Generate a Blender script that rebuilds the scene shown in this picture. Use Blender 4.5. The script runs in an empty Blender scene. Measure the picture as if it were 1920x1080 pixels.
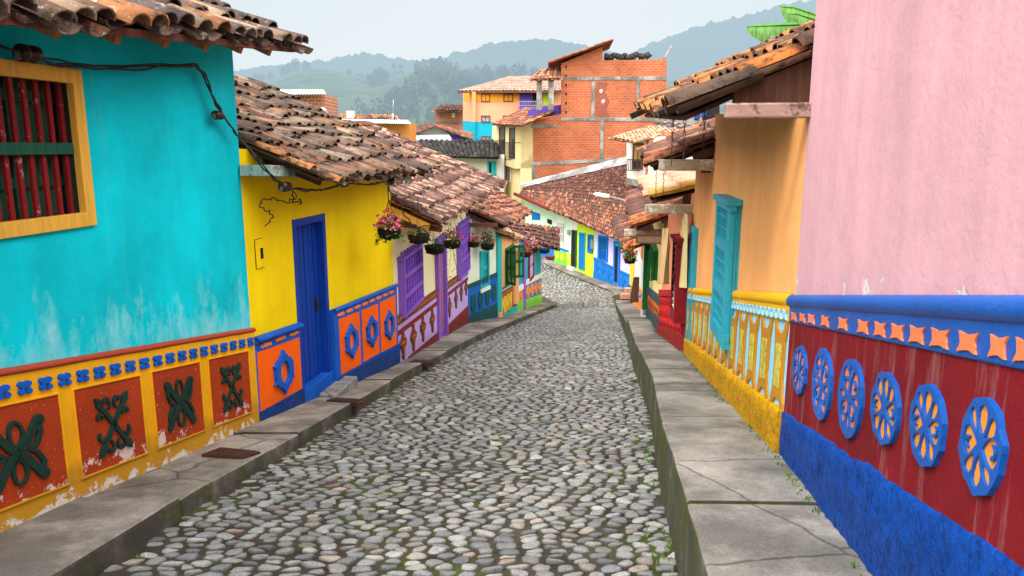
import bpy, math, random
import numpy as np
from mathutils import Vector as V, noise, geometry
random.seed(7)
sc = bpy.context.scene
COL = sc.collection
R = math.radians
# ------------------------------------------------------------------ camera
F, HY = 1400.0, 275.0                       # focal length in px of the 1920 wide photo, horizon row
PITCH = math.atan((540-HY)/F)
cd = bpy.data.cameras.new('camera'); cam = bpy.data.objects.new('camera', cd); COL.objects.link(cam)
cd.sensor_width = 36; cd.lens = F/1920*36; cd.clip_end = 6000; cd.clip_start = .05
cam.rotation_euler = (R(90)-PITCH, 0, 0); sc.camera = cam
_c, _s = math.cos(PITCH), math.sin(PITCH)
def ray(x, y):
    a, b = (x-960)/F, (540-y)/F
    return V((a, _c+b*_s, -_s+b*_c))
def P(x, y, Y):
    d = ray(x, y); return d*(Y/d.y)
SL = .16                                     # the street falls 16 %
def G(x, y, h=1.6):
    d = ray(x, y); return d*(-h/(d.z+SL*d.y))
def lin(c): return tuple(((v/255)/12.92 if v/255 <= .04045 else ((v/255+.055)/1.055)**2.4) for v in c)
# ------------------------------------------------------------------ materials
def nmat(name, rough=.7, spec=.3):
    m = bpy.data.materials.new(name); m.use_nodes = True
    b = m.node_tree.nodes['Principled BSDF']; b.inputs['Roughness'].default_value = rough
    b.inputs['Specular IOR Level'].default_value = spec
    return m, m.node_tree, b
def nd(nt, t, link=None, **kw):
    n = nt.nodes.new('ShaderNode'+t)
    for k, v in kw.items():
        if hasattr(n, k) and k not in ('Scale',): setattr(n, k, v)
        else:
            n.inputs[k].default_value = v
    for k, v in (link or {}).items(): nt.links.new(v, n.inputs[k])
    return n
def ramp(nt, fac, stops):
    n = nt.nodes.new('ShaderNodeValToRGB'); nt.links.new(fac, n.inputs[0]); e = n.color_ramp.elements
    while len(e) < len(stops): e.new(.5)
    for q, (p, c) in zip(e, stops):
        q.position = p; q.color = (c, c, c, 1) if isinstance(c, (int, float)) else (*c, 1)
    return n.outputs[0]
def mix(nt, fac, a, b, mode='MIX'):
    n = nt.nodes.new('ShaderNodeMix'); n.data_type = 'RGBA'; n.blend_type = mode
    for i, v in ((0, fac), (6, a), (7, b)):
        if isinstance(v, (int, float)): n.inputs[i].default_value = v
        elif isinstance(v, tuple): n.inputs[i].default_value = (*v[:3], 1)
        else: nt.links.new(v, n.inputs[i])
    return n.outputs[2]
def math_(nt, op, a, b=0.0):
    n = nt.nodes.new('ShaderNodeMath'); n.operation = op
    for i, v in ((0, a), (1, b)):
        if isinstance(v, (int, float)): n.inputs[i].default_value = v
        else: nt.links.new(v, n.inputs[i])
    return n.outputs[0]
def pos(nt, sc_=(1, 1, 1)):
    g = nt.nodes.new('ShaderNodeNewGeometry'); mp = nt.nodes.new('ShaderNodeMapping'); mp.inputs['Scale'].default_value = sc_
    nt.links.new(g.outputs['Position'], mp.inputs[0]); return mp.outputs[0]
def tnoise(nt, vec, scale, detail=5, rough=.6):
    n = nd(nt, 'TexNoise', {'Vector': vec}, Scale=scale, Detail=detail, Roughness=rough); return n.outputs[0]
def bump(nt, b, h, dist, strength=1.0, prev=None):
    n = nd(nt, 'Bump', {'Height': h}, Distance=dist, Strength=strength)
    if prev: nt.links.new(prev, n.inputs['Normal'])
    nt.links.new(n.outputs[0], b.inputs['Normal']); return n.outputs[0]
def sc3(c, k): return tuple(min(1, x*k) for x in c)
def paint(name, c, var=.18, streak=.12, peel=0, peel0=0, peelh=.6, peelc=(.62, .58, .52), scuff=0, bmp=.004, bsc=45, stucco=False, rough=.75, dirt=.5, spec=.09, speck=0, chalk=0):
    """painted plaster: cloudy tone, rain streaks, grime near the ground, flaking where asked"""
    m, nt, b = nmat(name, rough, spec)
    p = pos(nt); ps = pos(nt, (2.6, 2.6, .28))
    uv = nd(nt, 'UVMap').outputs[0]; sep = nd(nt, 'SeparateXYZ', {0: uv}); h = sep.outputs[1]
    cl = ramp(nt, tnoise(nt, p, 1.3, 6, .62), [(.3, 0.), (.72, 1.)])
    col = mix(nt, cl, sc3(c, 1-var), sc3(c, 1+var*.7))
    st = ramp(nt, tnoise(nt, ps, 1.6, 7, .62), [(.42, 0.), (.70, 1.)])
    col = mix(nt, math_(nt, 'MULTIPLY', st, streak), col, sc3(tuple(x*.6+.006 for x in c), 1))
    sm = ramp(nt, tnoise(nt, p, 17, 4, .7), [(.35, 0.), (.7, 1.)])
    col = mix(nt, math_(nt, 'MULTIPLY', sm, .16), col, tuple(min(1, x*1.15+.006) for x in c))
    if scuff:   # pale rubbed places low on the wall
        hh = ramp(nt, h, [(0., 0.), (.2, 0.), (.42, 1.), (.6, .7), (1., 0.)]) if scuff < 2 else None
        hn = nd(nt, 'MapRange', {0: h}, **{'From Min': .95, 'From Max': 1.9, 'To Min': .16, 'To Max': -.12}).outputs[0]
        s2 = tnoise(nt, pos(nt, (2.2, 2.2, 1.1)), 1.5, 9, .74)
        s2 = ramp(nt, math_(nt, 'ADD', s2, hn), [(.57, 0.), (.80, .65)])
        col = mix(nt, s2, col, tuple(x*.55+.42 for x in c))
    if dirt:
        dn = math_(nt, 'ADD', h, math_(nt, 'MULTIPLY', tnoise(nt, p, 5, 6, .7), -.35))
        dm = ramp(nt, dn, [(0., dirt), (.12, 0.)])
        col = mix(nt, dm, col, tuple(x*.35+.02 for x in c))
    if chalk:
        cm = ramp(nt, tnoise(nt, pos(nt, (7, 7, .8)), 1.4, 9, .72), [(.54, 0.), (.74, 1.)]); cm = math_(nt, 'MULTIPLY', cm, chalk); col = mix(nt, cm, col, tuple(x*.5+.38 for x in c))
        cd_ = ramp(nt, tnoise(nt, pos(nt, (1.5, 1.5, 1.1)), 1.1, 10, .72), [(.50, 0.), (.66, 1.)]); col = mix(nt, math_(nt, 'MULTIPLY', cd_, chalk*.8), col, tuple(x*.55 for x in c))
    if speck:
        sp = ramp(nt, tnoise(nt, p, 60, 3, .5), [(.68, 0.), (.72, 1.)])
        col = mix(nt, math_(nt, 'MULTIPLY', sp, speck), col, (.7, .66, .6))
    bh = tnoise(nt, p, bsc, 6, .7)
    if peel:
        pn = tnoise(nt, p, 4.5, 12, .72)
        hn = nd(nt, 'MapRange', {0: h}, **{'From Min': peel0, 'From Max': peelh, 'To Min': peel, 'To Max': -.25}).outputs[0]
        pm = ramp(nt, math_(nt, 'ADD', pn, hn), [(.60, 0.), (.615, 1.)])
        col = mix(nt, pm, col, mix(nt, tnoise(nt, p, 30, 5), tuple(x*.6 for x in peelc), peelc))
        bh = math_(nt, 'SUBTRACT', bh, math_(nt, 'MULTIPLY', pm, .6))
    nt.links.new(col, b.inputs['Base Color'])
    pv = bump(nt, b, tnoise(nt, p, 2.8, 5, .55), .035, .35)
    if stucco:
        v = math_(nt, 'ADD', math_(nt, 'MULTIPLY', tnoise(nt, p, 38, 5, .75), .6), math_(nt, 'MULTIPLY', tnoise(nt, p, 13, 5, .7), .4))
        pv = bump(nt, b, v, .035, 1.0, pv)
        dk = ramp(nt, v, [(.36, .30), (.56, 1.)])
        nt.links.new(mix(nt, 1., col, dk, 'MULTIPLY'), b.inputs['Base Color'])
    else: bump(nt, b, bh, bmp, .7, pv)
    return m
def wood(name, c, var=.35, rough=.65, scale=(14, 14, 1.2), worn=0, wornc=(.5, .48, .45)):
    m, nt, b = nmat(name, rough, .12)
    p = pos(nt, scale); n = tnoise(nt, p, 2.2, 7, .65)
    col = mix(nt, ramp(nt, n, [(.3, 0.), (.7, 1.)]), sc3(c, 1-var), sc3(c, 1+var*.6))
    if worn:
        w = ramp(nt, tnoise(nt, pos(nt, (3, 3, 3)), 3, 9, .75), [(.62-worn, 0.), (.68-worn, 1.)])
        col = mix(nt, w, col, wornc)
    nt.links.new(col, b.inputs['Base Color']); bump(nt, b, n, .004, .6)
    return m
def simple(name, c, rough=.5, metal=0, var=.2, scale=20, bmp=.002):
    m, nt, b = nmat(name, rough); b.inputs['Metallic'].default_value = metal
    n = tnoise(nt, pos(nt), scale, 5, .65)
    nt.links.new(mix(nt, ramp(nt, n, [(.3, 0.), (.7, 1.)]), sc3(c, 1-var), sc3(c, 1+var)), b.inputs['Base Color'])
    if bmp: bump(nt, b, n, bmp, .5)
    return m
def tilemat(name, lichen=.4, moss=.5, lc=(.42, .4, .34), mc=(.035, .028, .024)):
    m, nt, b = nmat(name, .85, .15)
    at = nd(nt, 'VertexColor', layer_name='Col').outputs[0]; p = pos(nt)
    col = mix(nt, tnoise(nt, p, 25, 5, .7), at, (.5, .5, .5), 'OVERLAY')
    mm = ramp(nt, tnoise(nt, p, 7, 7, .75), [(.62-moss*.25, 0.), (.70-moss*.18, 1.)])
    col = mix(nt, math_(nt, 'MULTIPLY', mm, .88), col, mc)
    lm = ramp(nt, tnoise(nt, p, 19, 8, .72), [(.68-lichen*.18, 0.), (.73-lichen*.16, 1.)])
    col = mix(nt, math_(nt, 'MULTIPLY', lm, .75), col, lc)
    nt.links.new(col, b.inputs['Base Color']); bump(nt, b, tnoise(nt, p, 40, 6, .75), .012, .8)
    return m
def brickmat(name, c1, c2, mortar, bw=.34, rh=.155):
    m, nt, b = nmat(name, .9, .15)
    uv = nd(nt, 'UVMap').outputs[0]
    k = nd(nt, 'TexBrick', {'Vector': uv}, Scale=1.0)
    for i, c in (('Color1', c1), ('Color2', c2), ('Mortar', mortar)): k.inputs[i].default_value = (*c, 1)
    k.inputs['Mortar Size'].default_value = .010; k.inputs['Brick Width'].default_value = bw; k.inputs['Row Height'].default_value = rh; k.inputs['Bias'].default_value = -.1
    st = ramp(nt, tnoise(nt, pos(nt, (1, 1, .5)), .5, 6, .65), [(.35, .72), (.7, 1.1)])
    col = mix(nt, 1., k.outputs[0], st, 'MULTIPLY')
    nt.links.new(col, b.inputs['Base Color']); bump(nt, b, k.outputs[1], -.01, .6)
    return m
M = {}
# ------------------------------------------------------------------ mesh helper
class MB:
    def __init__(s): s.v = []; s.f = []; s.uv = []; s.col = []; s.sm = []
    def face(s, pts, uv=None, col=None, smooth=False):
        i = len(s.v); s.v += [tuple(p) for p in pts]; s.f.append(tuple(range(i, i+len(pts))))
        s.uv.append(uv or [(0, 0)]*len(pts)); s.col.append(col); s.sm.append(smooth)
    def mesh(s, vs, fs, col=None, smooth=True):
        i = len(s.v); s.v += [tuple(p) for p in vs]
        for f in fs:
            s.f.append(tuple(i+k for k in f)); s.uv.append([(0, 0)]*len(f))
            s.col.append(None if col is None else ([col[k] for k in f] if isinstance(col, list) else col)); s.sm.append(smooth)
    def box(s, o, ax, ay, az, col=None):
        """corner o, three edge vectors"""
        o, ax, ay, az = V(o), V(ax), V(ay), V(az)
        c = [o, o+ax, o+ax+ay, o+ay]; d = [p+az for p in c]; vs = c+d
        s.mesh(vs, [(3, 2, 1, 0), (4, 5, 6, 7), (0, 1, 5, 4), (1, 2, 6, 5), (2, 3, 7, 6), (3, 0, 4, 7)], col, False)
    def tube(s, path, r, n=6, col=None, r1=None):
        path = [V(p) for p in path]; vs = []; fs = []
        for i, p in enumerate(path):
            t = (path[min(i+1, len(path)-1)]-path[max(i-1, 0)]).normalized()
            a = t.cross(V((.31, .17, .93))).normalized(); b = t.cross(a)
            rr = r if r1 is None else r+(r1-r)*i/max(1, len(path)-1)
            vs += [p+a*rr*math.cos(6.2832*k/n)+b*rr*math.sin(6.2832*k/n) for k in range(n)]
        for i in range(len(path)-1):
            fs += [(i*n+k, i*n+(k+1) % n, (i+1)*n+(k+1) % n, (i+1)*n+k) for k in range(n)]
        fs += [tuple(range(n-1, -1, -1)), tuple(range((len(path)-1)*n, len(path)*n))]
        s.mesh(vs, fs, col)
    def lathe(s, c, prof, n=12, up=V((0, 0, 1)), col=None):
        up = V(up); a = up.orthogonal().normalized(); b = up.cross(a); vs = []; fs = []
        for r, h in prof: vs += [V(c)+up*h+(a*math.cos(6.2832*k/n)+b*math.sin(6.2832*k/n))*r for k in range(n)]
        for i in range(len(prof)-1): fs += [(i*n+k, i*n+(k+1) % n, (i+1)*n+(k+1) % n, (i+1)*n+k) for k in range(n)]
        s.mesh(vs, fs, col)
    def build(s, name, mat, parent=None, bevel=0, label=None, kind=None):
        me = bpy.data.meshes.new(name); off = parent_loc(parent) if parent else V((0, 0, 0))
        vs = np.array(s.v, dtype=float).reshape(-1, 3)-np.array(off)
        me.from_pydata(vs.tolist(), [], s.f)
        ul = me.uv_layers.new(name='UVMap'); ul.data.foreach_set('uv', [c for f in s.uv for q in f for c in q])
        if any(c is not None for c in s.col):
            ca = me.color_attributes.new('Col', 'FLOAT_COLOR', 'CORNER'); d = []
            for f, c in zip(s.f, s.col):
                if c is None: c = (.5, .5, .5)
                if isinstance(c, list):
                    for q in c: d += [*q[:3], 1]
                else: d += [*c[:3], 1]*len(f)
            ca.data.foreach_set('color', d)
        me.polygons.foreach_set('use_smooth', s.sm); me.materials.append(mat); me.update()
        o = bpy.data.objects.new(name, me); COL.objects.link(o)
        if parent: o.parent = parent
        if bevel:
            md = o.modifiers.new('bevel', 'BEVEL'); md.width = bevel; md.segments = 2; md.limit_method = 'ANGLE'; md.angle_limit = R(40)
        if label: o['label'] = label
        if kind: o['kind'] = kind
        return o
def parent_loc(o):
    l = V((0, 0, 0))
    while o: l += o.location; o = o.parent
    return l
def thing(name, label, cat, loc=(0, 0, 0), group=None):
    o = bpy.data.objects.new(name, None); COL.objects.link(o); o.location = loc; o.empty_display_size = .2
    o['label'] = label; o['category'] = cat
    if group: o['group'] = group
    return o
def tag(o, label, cat, group=None):
    o['label'] = label; o['category'] = cat
    if group: o['group'] = group
    return o
# ------------------------------------------------------------------ facades
class Wall:
    def __init__(s, A, B):
        s.A, s.B = V(A), V(B); d = s.B-s.A; s.len = V((d.x, d.y)).length; s.u = V((d.x, d.y, 0))/s.len; s.n = V((s.u.y, -s.u.x, 0))
    def zb(s, u): return s.A.z+(s.B.z-s.A.z)*u/s.len
    def at(s, u, z, d=0): return V((s.A.x+s.u.x*u+s.n.x*d, s.A.y+s.u.y*u+s.n.y*d, z))
    def px(s, x, y, d=0):
        r = ray(x, y); a = s.A+s.n*d; t = (a.x*s.n.x+a.y*s.n.y)/(r.x*s.n.x+r.y*s.n.y); p = r*t
        return ((p-a).dot(s.u), p.z)
    def q(s, pts, d=0): return [s.px(*p, d) for p in pts]
    def pt(s, x, y, d=0): return s.at(*s.px(x, y, d), d)
def prism(mb, W, poly, d0, d1, holes=(), back=False, uvz=True):
    loops = [list(poly)]+[list(h) for h in holes]
    tri = geometry.tessellate_polygon([[V((a, b, 0)) for a, b in l] for l in loops]); flat = [p for l in loops for p in l]
    uvf = lambda p: (p[0], p[1]-W.zb(p[0]))
    for t in tri:
        t = list(t); a, b, c = [flat[k] for k in t]
        if (b[0]-a[0])*(c[1]-a[1])-(b[1]-a[1])*(c[0]-a[0]) < 0: t.reverse()
        mb.face([W.at(*flat[k], d1) for k in t], [uvf(flat[k]) for k in t])
        if back: t.reverse(); mb.face([W.at(*flat[k], d0) for k in t], [uvf(flat[k]) for k in t])
    for li, l in enumerate(loops):
        ar = sum(l[i][0]*l[(i+1) % len(l)][1]-l[(i+1) % len(l)][0]*l[i][1] for i in range(len(l)))
        if (ar > 0) != (li == 0): l = l[::-1]
        for i in range(len(l)):
            a, b = l[i], l[(i+1) % len(l)]
            k = d1-d0
            mb.face([W.at(*a, d1), W.at(*a, d0), W.at(*b, d0), W.at(*b, d1)], [uvf(a), (a[0]-k, uvf(a)[1]), (b[0]-k, uvf(b)[1]), uvf(b)])
def weld(o):
    import bmesh
    bm = bmesh.new(); bm.from_mesh(o.data); bmesh.ops.remove_doubles(bm, verts=bm.verts, dist=1e-5); bm.to_mesh(o.data); bm.free(); return o
def slab(name, mat, parent, W, poly, d0, d1, holes=(), bevel=0, **k):
    mb = MB(); prism(mb, W, poly, d0, d1, holes); o = mb.build(name, mat, parent, bevel, **k)
    return weld(o) if bevel else o
def slabs(name, mat, parent, W, polys, d0, d1, bevel=0, **k):
    mb = MB()
    for i, pl in enumerate(polys):
        h = ()
        if isinstance(pl, tuple) and len(pl) == 2 and isinstance(pl[0], list): pl, h = pl
        prism(mb, W, pl, d0, d1+(i % 4)*.0007, h)
    o = mb.build(name, mat, parent, bevel, **k); return weld(o) if bevel else o
def rect(u0, u1, z0, z1): return [(u0, z0), (u1, z0), (u1, z1), (u0, z1)]
def strip(W, u0, u1, h0, h1):          # band that follows the falling ground, heights above the wall's foot
    return [(u0, W.zb(u0)+h0), (u1, W.zb(u1)+h0), (u1, W.zb(u1)+h1), (u0, W.zb(u0)+h1)]
def lerp(a, b, t): return tuple(x+(y-x)*t for x, y in zip(a, b))
def band(a, b, h0, h1):                # band along line a-b (u,z) between offsets h0,h1
    return [(a[0], a[1]+h0), (b[0], b[1]+h0), (b[0], b[1]+h1), (a[0], a[1]+h1)]
def rail(name, mat, parent, W, a, b, r, d=0, h=None, n=8):   # half-round moulding from a to b (u,z)
    mb = MB(); h = h or r; vs = []; fs = []; K = max(2, int(abs(b[0]-a[0])/.06))
    for j in range(K+1):
        u, z = lerp(a, b, j/K); w = .22*r*noise.noise(V((u*2.3, z, 3)))+.12*r*noise.noise(V((u*9, z, 3)))
        vs += [W.at(u, z+math.cos(math.pi*i/n)*h, d+math.sin(math.pi*i/n)*(r+w)) for i in range(n+1)]
    for j in range(K): fs += [(j*(n+1)+i, j*(n+1)+i+1, (j+1)*(n+1)+i+1, (j+1)*(n+1)+i) for i in range(n)]
    fs += [tuple(range(n+1)), tuple(K*(n+1)+i for i in range(n, -1, -1))]
    mb.mesh(vs, fs); return mb.build(name, mat, parent)
# 2-D motif shapes
def oval(cx, cy, rx, ry, n=24, ph=0): return [(cx+rx*math.cos(6.2832*i/n+ph), cy+ry*math.sin(6.2832*i/n+ph)) for i in range(n)]
def stroke(path, ws):
    L, Rr = [], []
    for i, p in enumerate(path):
        a = path[max(i-1, 0)]; b = path[min(i+1, len(path)-1)]; tx, ty = b[0]-a[0], b[1]-a[1]; l = math.hypot(tx, ty) or 1
        w = ws[i] if isinstance(ws, (list, tuple)) else ws
        L.append((p[0]-ty/l*w, p[1]+tx/l*w)); Rr.append((p[0]+ty/l*w, p[1]-tx/l*w))
    return L+Rr[::-1]
def curl(cx, cy, r, a0, a1, w, n=10, shrink=.45):
    pts = []; ws = []
    for i in range(n+1):
        t = i/n; a = R(a0+(a1-a0)*t); rr = r*(1-shrink*t); pts.append((cx+rr*math.cos(a), cy+rr*math.sin(a))); ws.append(w*(.7+.6*t))
    return stroke(pts, ws)
def place(polys, uc, zc, w, h, sl=0, jit=.035):
    def T(p):
        q = V((p[0]*2.6+uc*7, p[1]*2.6+zc*7, uc*3)); a, b = p[0]+jit*noise.noise(q), p[1]+jit*noise.noise(q+V((9, 4, 2)))
        return (uc+a*w, zc+sl*a*w+b*h)
    return [([T(p) for p in pl[0]], [[T(p) for p in hh] for hh in pl[1]]) if isinstance(pl, tuple) and isinstance(pl[0], list) else [T(p) for p in pl] for pl in polys]
def leafy(a, b, w): 
    n = 8; return stroke([lerp(a, b, i/n) for i in range(n+1)], [max(.012, w*math.sin(math.pi*(.08+.92*i/n)**1.4)) if i < n else .01 for i in range(n+1)])
def m_clover():
    out = []
    for sx in (-1, 1):
        for sy in (-1, 1):
            out.append(stroke([(0, 0), (sx*.25, sy*.22), (sx*.5, sy*.5), (sx*.72, sy*.78), (sx*.82, sy*.9)], [.12, .14, .11, .14, .08]))
            out.append(oval(sx*.78, sy*.82, .17, .15, 14))
    for sy in (-1, 1):
        out.append((oval(0, sy*.54, .27, .42), [oval(0, sy*.55, .165, .31)]))
    for sx in (-1, 1):
        out.append(stroke([(sx*.72, -.8), (sx*.8, -.45), (sx*.62, -.12), (sx*.4, 0), (sx*.62, .12), (sx*.8, .45), (sx*.72, .8)], [.085, .08, .075, .08, .075, .08, .085]))
    return out
def m_spray():
    out = []
    for sx in (-1, 1):
        for sy in (-1, 1):
            out.append(stroke([(0, 0), (sx*.35, sy*.38), (sx*.6, sy*.62)], [.1, .085, .07]))
            out.append(leafy((sx*.45, sy*.48), (sx*.9, sy*.98), .15))
            out.append(curl(sx*.3, sy*.72, .2, 250 if sy > 0 else 110, 20 if sy > 0 else 340, .055)) if sx > 0 else out.append(curl(-.3, sy*.72, .2, 290 if sy > 0 else 70, 520 if sy > 0 else -160, .055))
            out.append(curl(sx*.72, sy*.3, .18, 200 if sx > 0 else 340, (200 if sx > 0 else 340)-sx*sy*220, .05))
    out.append(oval(0, 0, .15, .15, 10))
    return out
def m_flower():
    n = 48; return [[((lambda r: (r*math.cos(t), r*math.sin(t)))(.36+.68*abs(math.sin(2*t))**1.1-.12*abs(math.cos(4*t))*(abs(math.sin(2*t)) > .8))) for t in [6.2832*i/n for i in range(n)]]]
def m_ring():
    o = [(0, 1.05), (.16, .84), (.3, .78), (.34, .66), (.62, .62), (.68, .48), (.95, .42), (.84, .3), (.86, 0)]
    o = [(x, y) for x, y in o]; o = o+[(x, -y) for x, y in o[-2::-1]]; o = o+[(-x, y) for x, y in o[-2:0:-1]]
    return [(o, [oval(0, 0, .46, .55, 22)])]
def m_crown():
    return [[(-.8, -.45), (-.4, -.3), (0, -.45), (.4, -.3), (.8, -.45), (1, 0), (.8, .5), (.55, .25), (.3, .6), (0, .3), (-.3, .6), (-.55, .25), (-.8, .5), (-1, 0)]]
def m_fleur(k=1.):
    h = [(0, 1), (.22, .86), (.2, .62), (.34, .52), (.3, .38), (.62, .42), (.95, .26), (.98, 0), (.7, -.16), (.36, -.1), (.42, -.34), (.22, -.44), (.26, -.72), (.1, -.86), (0, -1)]
    return [[(x*k, y*k) for x, y in h]+[(-x*k, y*k) for x, y in h[-2:0:-1]]]
def m_jar():
    h = [(0, .88), (.45, .92), (.75, 1), (.7, .75), (.95, .45), (.98, -.2), (.75, -.6), (.5, -.75), (.62, -.95), (.1, -1)]
    return [h+[(-x, y) for x, y in h[::-1][:-1]]]
def m_diamond(n=9):
    o = []
    for i in range(4*n):
        t = i/n; k = int(t) % 4; f = t-int(t); c = [(1, 0), (0, 1), (-1, 0), (0, -1)]
        p = lerp(c[k], c[(k+1) % 4], f); r = 1+.16*abs(math.sin(f*math.pi*2.5)); o.append((p[0]*r, p[1]*r))
    return [(o, [[(.28, 0), (0, .3), (-.28, 0), (0, -.3)]])]
def m_star():
    c = [(-1, -1), (0, -.72), (1, -1), (.72, 0), (1, 1), (0, .72), (-1, 1), (-.72, 0)]; o = []
    for i in range(8):
        a, b = c[i], c[(i+1) % 8]
        for k in range(3): p = lerp(a, b, k/3); j = .94 if k == 1 else 1.02; o.append((p[0]*j, p[1]*j))
    return [o]
def dense(poly, k=3): return [lerp(a, b, q/k) for a, b in zip(poly, poly[1:]+poly[:1]) for q in range(k)]
def petal(ang, r0, r1, w, n=14, heart=0):
    """teardrop opening pointing to the centre, widest near the rim"""
    L_, R_ = [], []
    for i in range(n+1):
        f = i/n; r = r0+(r1-r0)*f; ww = w*math.sin(math.pi*min(1, f*.93+.03)**1.45)**.7
        if heart and f > .8: r -= heart*(f-.8)
        c, s = math.cos(ang), math.sin(ang); L_.append((r*c-ww*s, r*s+ww*c)); R_.append((r*c+ww*s, r*s-ww*c))
    return L_+R_[::-1]
def m_wheel(kind):
    n, rot = (26, 0) if kind == 'oval' else (10, .31)
    out = dense(oval(0, 0, 1, 1, n, rot), 1 if kind == 'oval' else 4)
    if kind == 'oval':
        hs = [petal(R(a), .13, .85, .27) for a in (48, 132, 228, 312)]+[petal(R(a), .3, .84, .12) for a in (90, 270)]+[petal(R(a), .3, .8, .10) for a in (0, 180)]
        cur = [curl(.5*math.cos(R(a)), .5*math.sin(R(a)), .15, a+100, a-120, .03) for a in (48, 132, 228, 312)]
    else:
        hs = [petal(R(a), .15, .88, .29, heart=.25) for a in (0, 180)]+[petal(R(a), .15, .88, .21, heart=.25) for a in (90, 270)]+[petal(R(a), .30, .87, .17) for a in (48, 132, 228, 312)]
        cur = [curl(.58*math.cos(R(a)), .58*math.sin(R(a)), .14, a+100, a-120, .03) for a in (0, 180)]
    return [(out, hs)]+cur
# ------------------------------------------------------------------ tiled roofs
PAL = {'warm': [((.30, .13, .06), 2), ((.17, .10, .07), 4), ((.24, .17, .12), 4), ((.40, .17, .07), 1.6), ((.11, .08, .075), 3), ((.36, .25, .17), 2)],
       'dark': [((.12, .075, .055), 5), ((.17, .115, .085), 5), ((.25, .18, .13), 3), ((.085, .058, .05), 4), ((.26, .12, .065), 2)],
       'pink': [((.17, .09, .07), 4), ((.13, .07, .055), 3), ((.56, .36, .26), 3), ((.34, .18, .13), 2), ((.48, .28, .2), 2)],
       'red': [((.38, .13, .065), 4), ((.28, .10, .06), 4), ((.20, .09, .06), 3), ((.46, .22, .13), 2), ((.12, .07, .055), 3)],
       'orange': [((.55, .2, .06), 4), ((.45, .18, .08), 3), ((.25, .10, .06), 2), ((.13, .08, .06), 2)],
       'peach': [((.60, .36, .22), 4), ((.54, .28, .17), 3), ((.50, .33, .23), 3), ((.32, .17, .12), 1)],
       'black': [((.035, .035, .037), 4), ((.055, .053, .052), 3), ((.08, .075, .07), 1)],
       'maroon': [((.11, .05, .04), 4), ((.15, .065, .05), 3), ((.2, .09, .065), 1.5), ((.36, .14, .075), .9)]}
def pick(pal, rn):
    t = sum(w for _, w in pal); x = rn.random()*t
    for c, w in pal:
        x -= w
        if x <= 0: return c
    return pal[-1][0]
def tiles(name, mat, parent, eL, eR, rR, rL, w=.21, L=.36, pal='warm', pan=None, seed=1, seg=6, wob=1.0, zone=None, thick=.016, jit=1.0, sag=0.03, relief=1.):
    """bilinear sheet of barrel tiles: eave eL-eR, ridge rL-rR"""
    rn = random.Random(seed); mb = MB(); eL, eR, rR, rL = map(V, (eL, eR, rR, rL)); pl = PAL[pal]; pp = PAL[pan or pal]
    up = (rL-eL+rR-eR).normalized(); ac = (eR-eL).normalized(); N = ac.cross(up).normalized()
    if N.z < 0: N = -N
    n = max(2, round((eR-eL).length/w)); m = max(2, round(((rL-eL).length+(rR-eR).length)/2/L))
    def S(s, t):
        p = eL.lerp(eR, s).lerp(rL.lerp(rR, s), t)
        return p+N*((noise.noise(p*.55+V((seed, 0, 0)))*.05+noise.noise(p*1.7+V((0, seed, 0)))*.022)*wob-sag*math.sin(math.pi*min(1, max(0, s))))
    for i in range(n+1):
        for j in range(m):
            for kind in (0, 1):
                if kind == 0 and i == n: continue
                s = (i+.5)/n if kind == 0 else i/n
                js = rn.gauss(0, .045*jit)/n; t0 = (j+rn.gauss(0, .07*jit)-(.12 if j == 0 else .1))/m; t1 = (j+1.12)/m
                a = S(s+js, t0); b = S(s+js+rn.gauss(0, .03*jit)/n, min(t1, 1.03)); ax = (b-a).normalized(); c = (eR-eL).lerp(rR-rL, t0).normalized(); nn = c.cross(ax); nn = nn if nn.z > 0 else -nn
                wl = (eR-eL).length*(1-t0)+(rR-rL).length*t0; wl /= n
                base = pick(pp if kind else pl, rn)
                if zone: base = zone(s, t0, base, rn, kind) or base
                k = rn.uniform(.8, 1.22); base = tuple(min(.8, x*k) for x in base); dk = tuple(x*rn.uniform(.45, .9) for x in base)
                r0 = wl*(.50 if kind == 0 else .46)*rn.uniform(.95, 1.05); r1 = r0*.82
                if kind == 0: l0, l1 = (.036+rn.uniform(0, .014*jit))*relief, .012
                else: l0, l1 = .035, .005
                sg = 1 if kind == 0 else -1; hgt = (.62 if kind == 0 else .5)*relief
                vs = []; cs = []
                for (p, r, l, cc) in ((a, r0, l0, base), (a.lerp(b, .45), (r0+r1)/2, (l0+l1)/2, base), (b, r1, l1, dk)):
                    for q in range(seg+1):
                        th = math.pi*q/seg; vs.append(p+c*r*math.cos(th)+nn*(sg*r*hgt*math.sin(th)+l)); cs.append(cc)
                g = seg+1; fs = []
                for row in (0, 1): fs += [(row*g+q, row*g+q+1, (row+1)*g+q+1, (row+1)*g+q) for q in range(seg)]
                if kind == 0 or j == 0:     # the thickness at the lower end, and the hollow under it, its shade painted darker inwards
                    o = len(vs); th_ = thick
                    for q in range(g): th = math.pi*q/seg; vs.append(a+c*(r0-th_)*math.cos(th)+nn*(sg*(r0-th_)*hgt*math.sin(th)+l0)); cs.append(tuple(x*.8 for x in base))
                    fs += [(q+1, q, o+q, o+q+1) for q in range(seg)]
                    if j == 0:
                        o2 = len(vs)
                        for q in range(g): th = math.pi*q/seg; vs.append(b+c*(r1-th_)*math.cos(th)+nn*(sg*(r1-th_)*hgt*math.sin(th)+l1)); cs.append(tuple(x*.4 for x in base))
                        fs += [(o+q+1, o+q, o2+q, o2+q+1) for q in range(seg)]
                mb.mesh(vs, fs, cs)
    o = mb.build(name, mat, parent)
    return o, S, N, up
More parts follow.
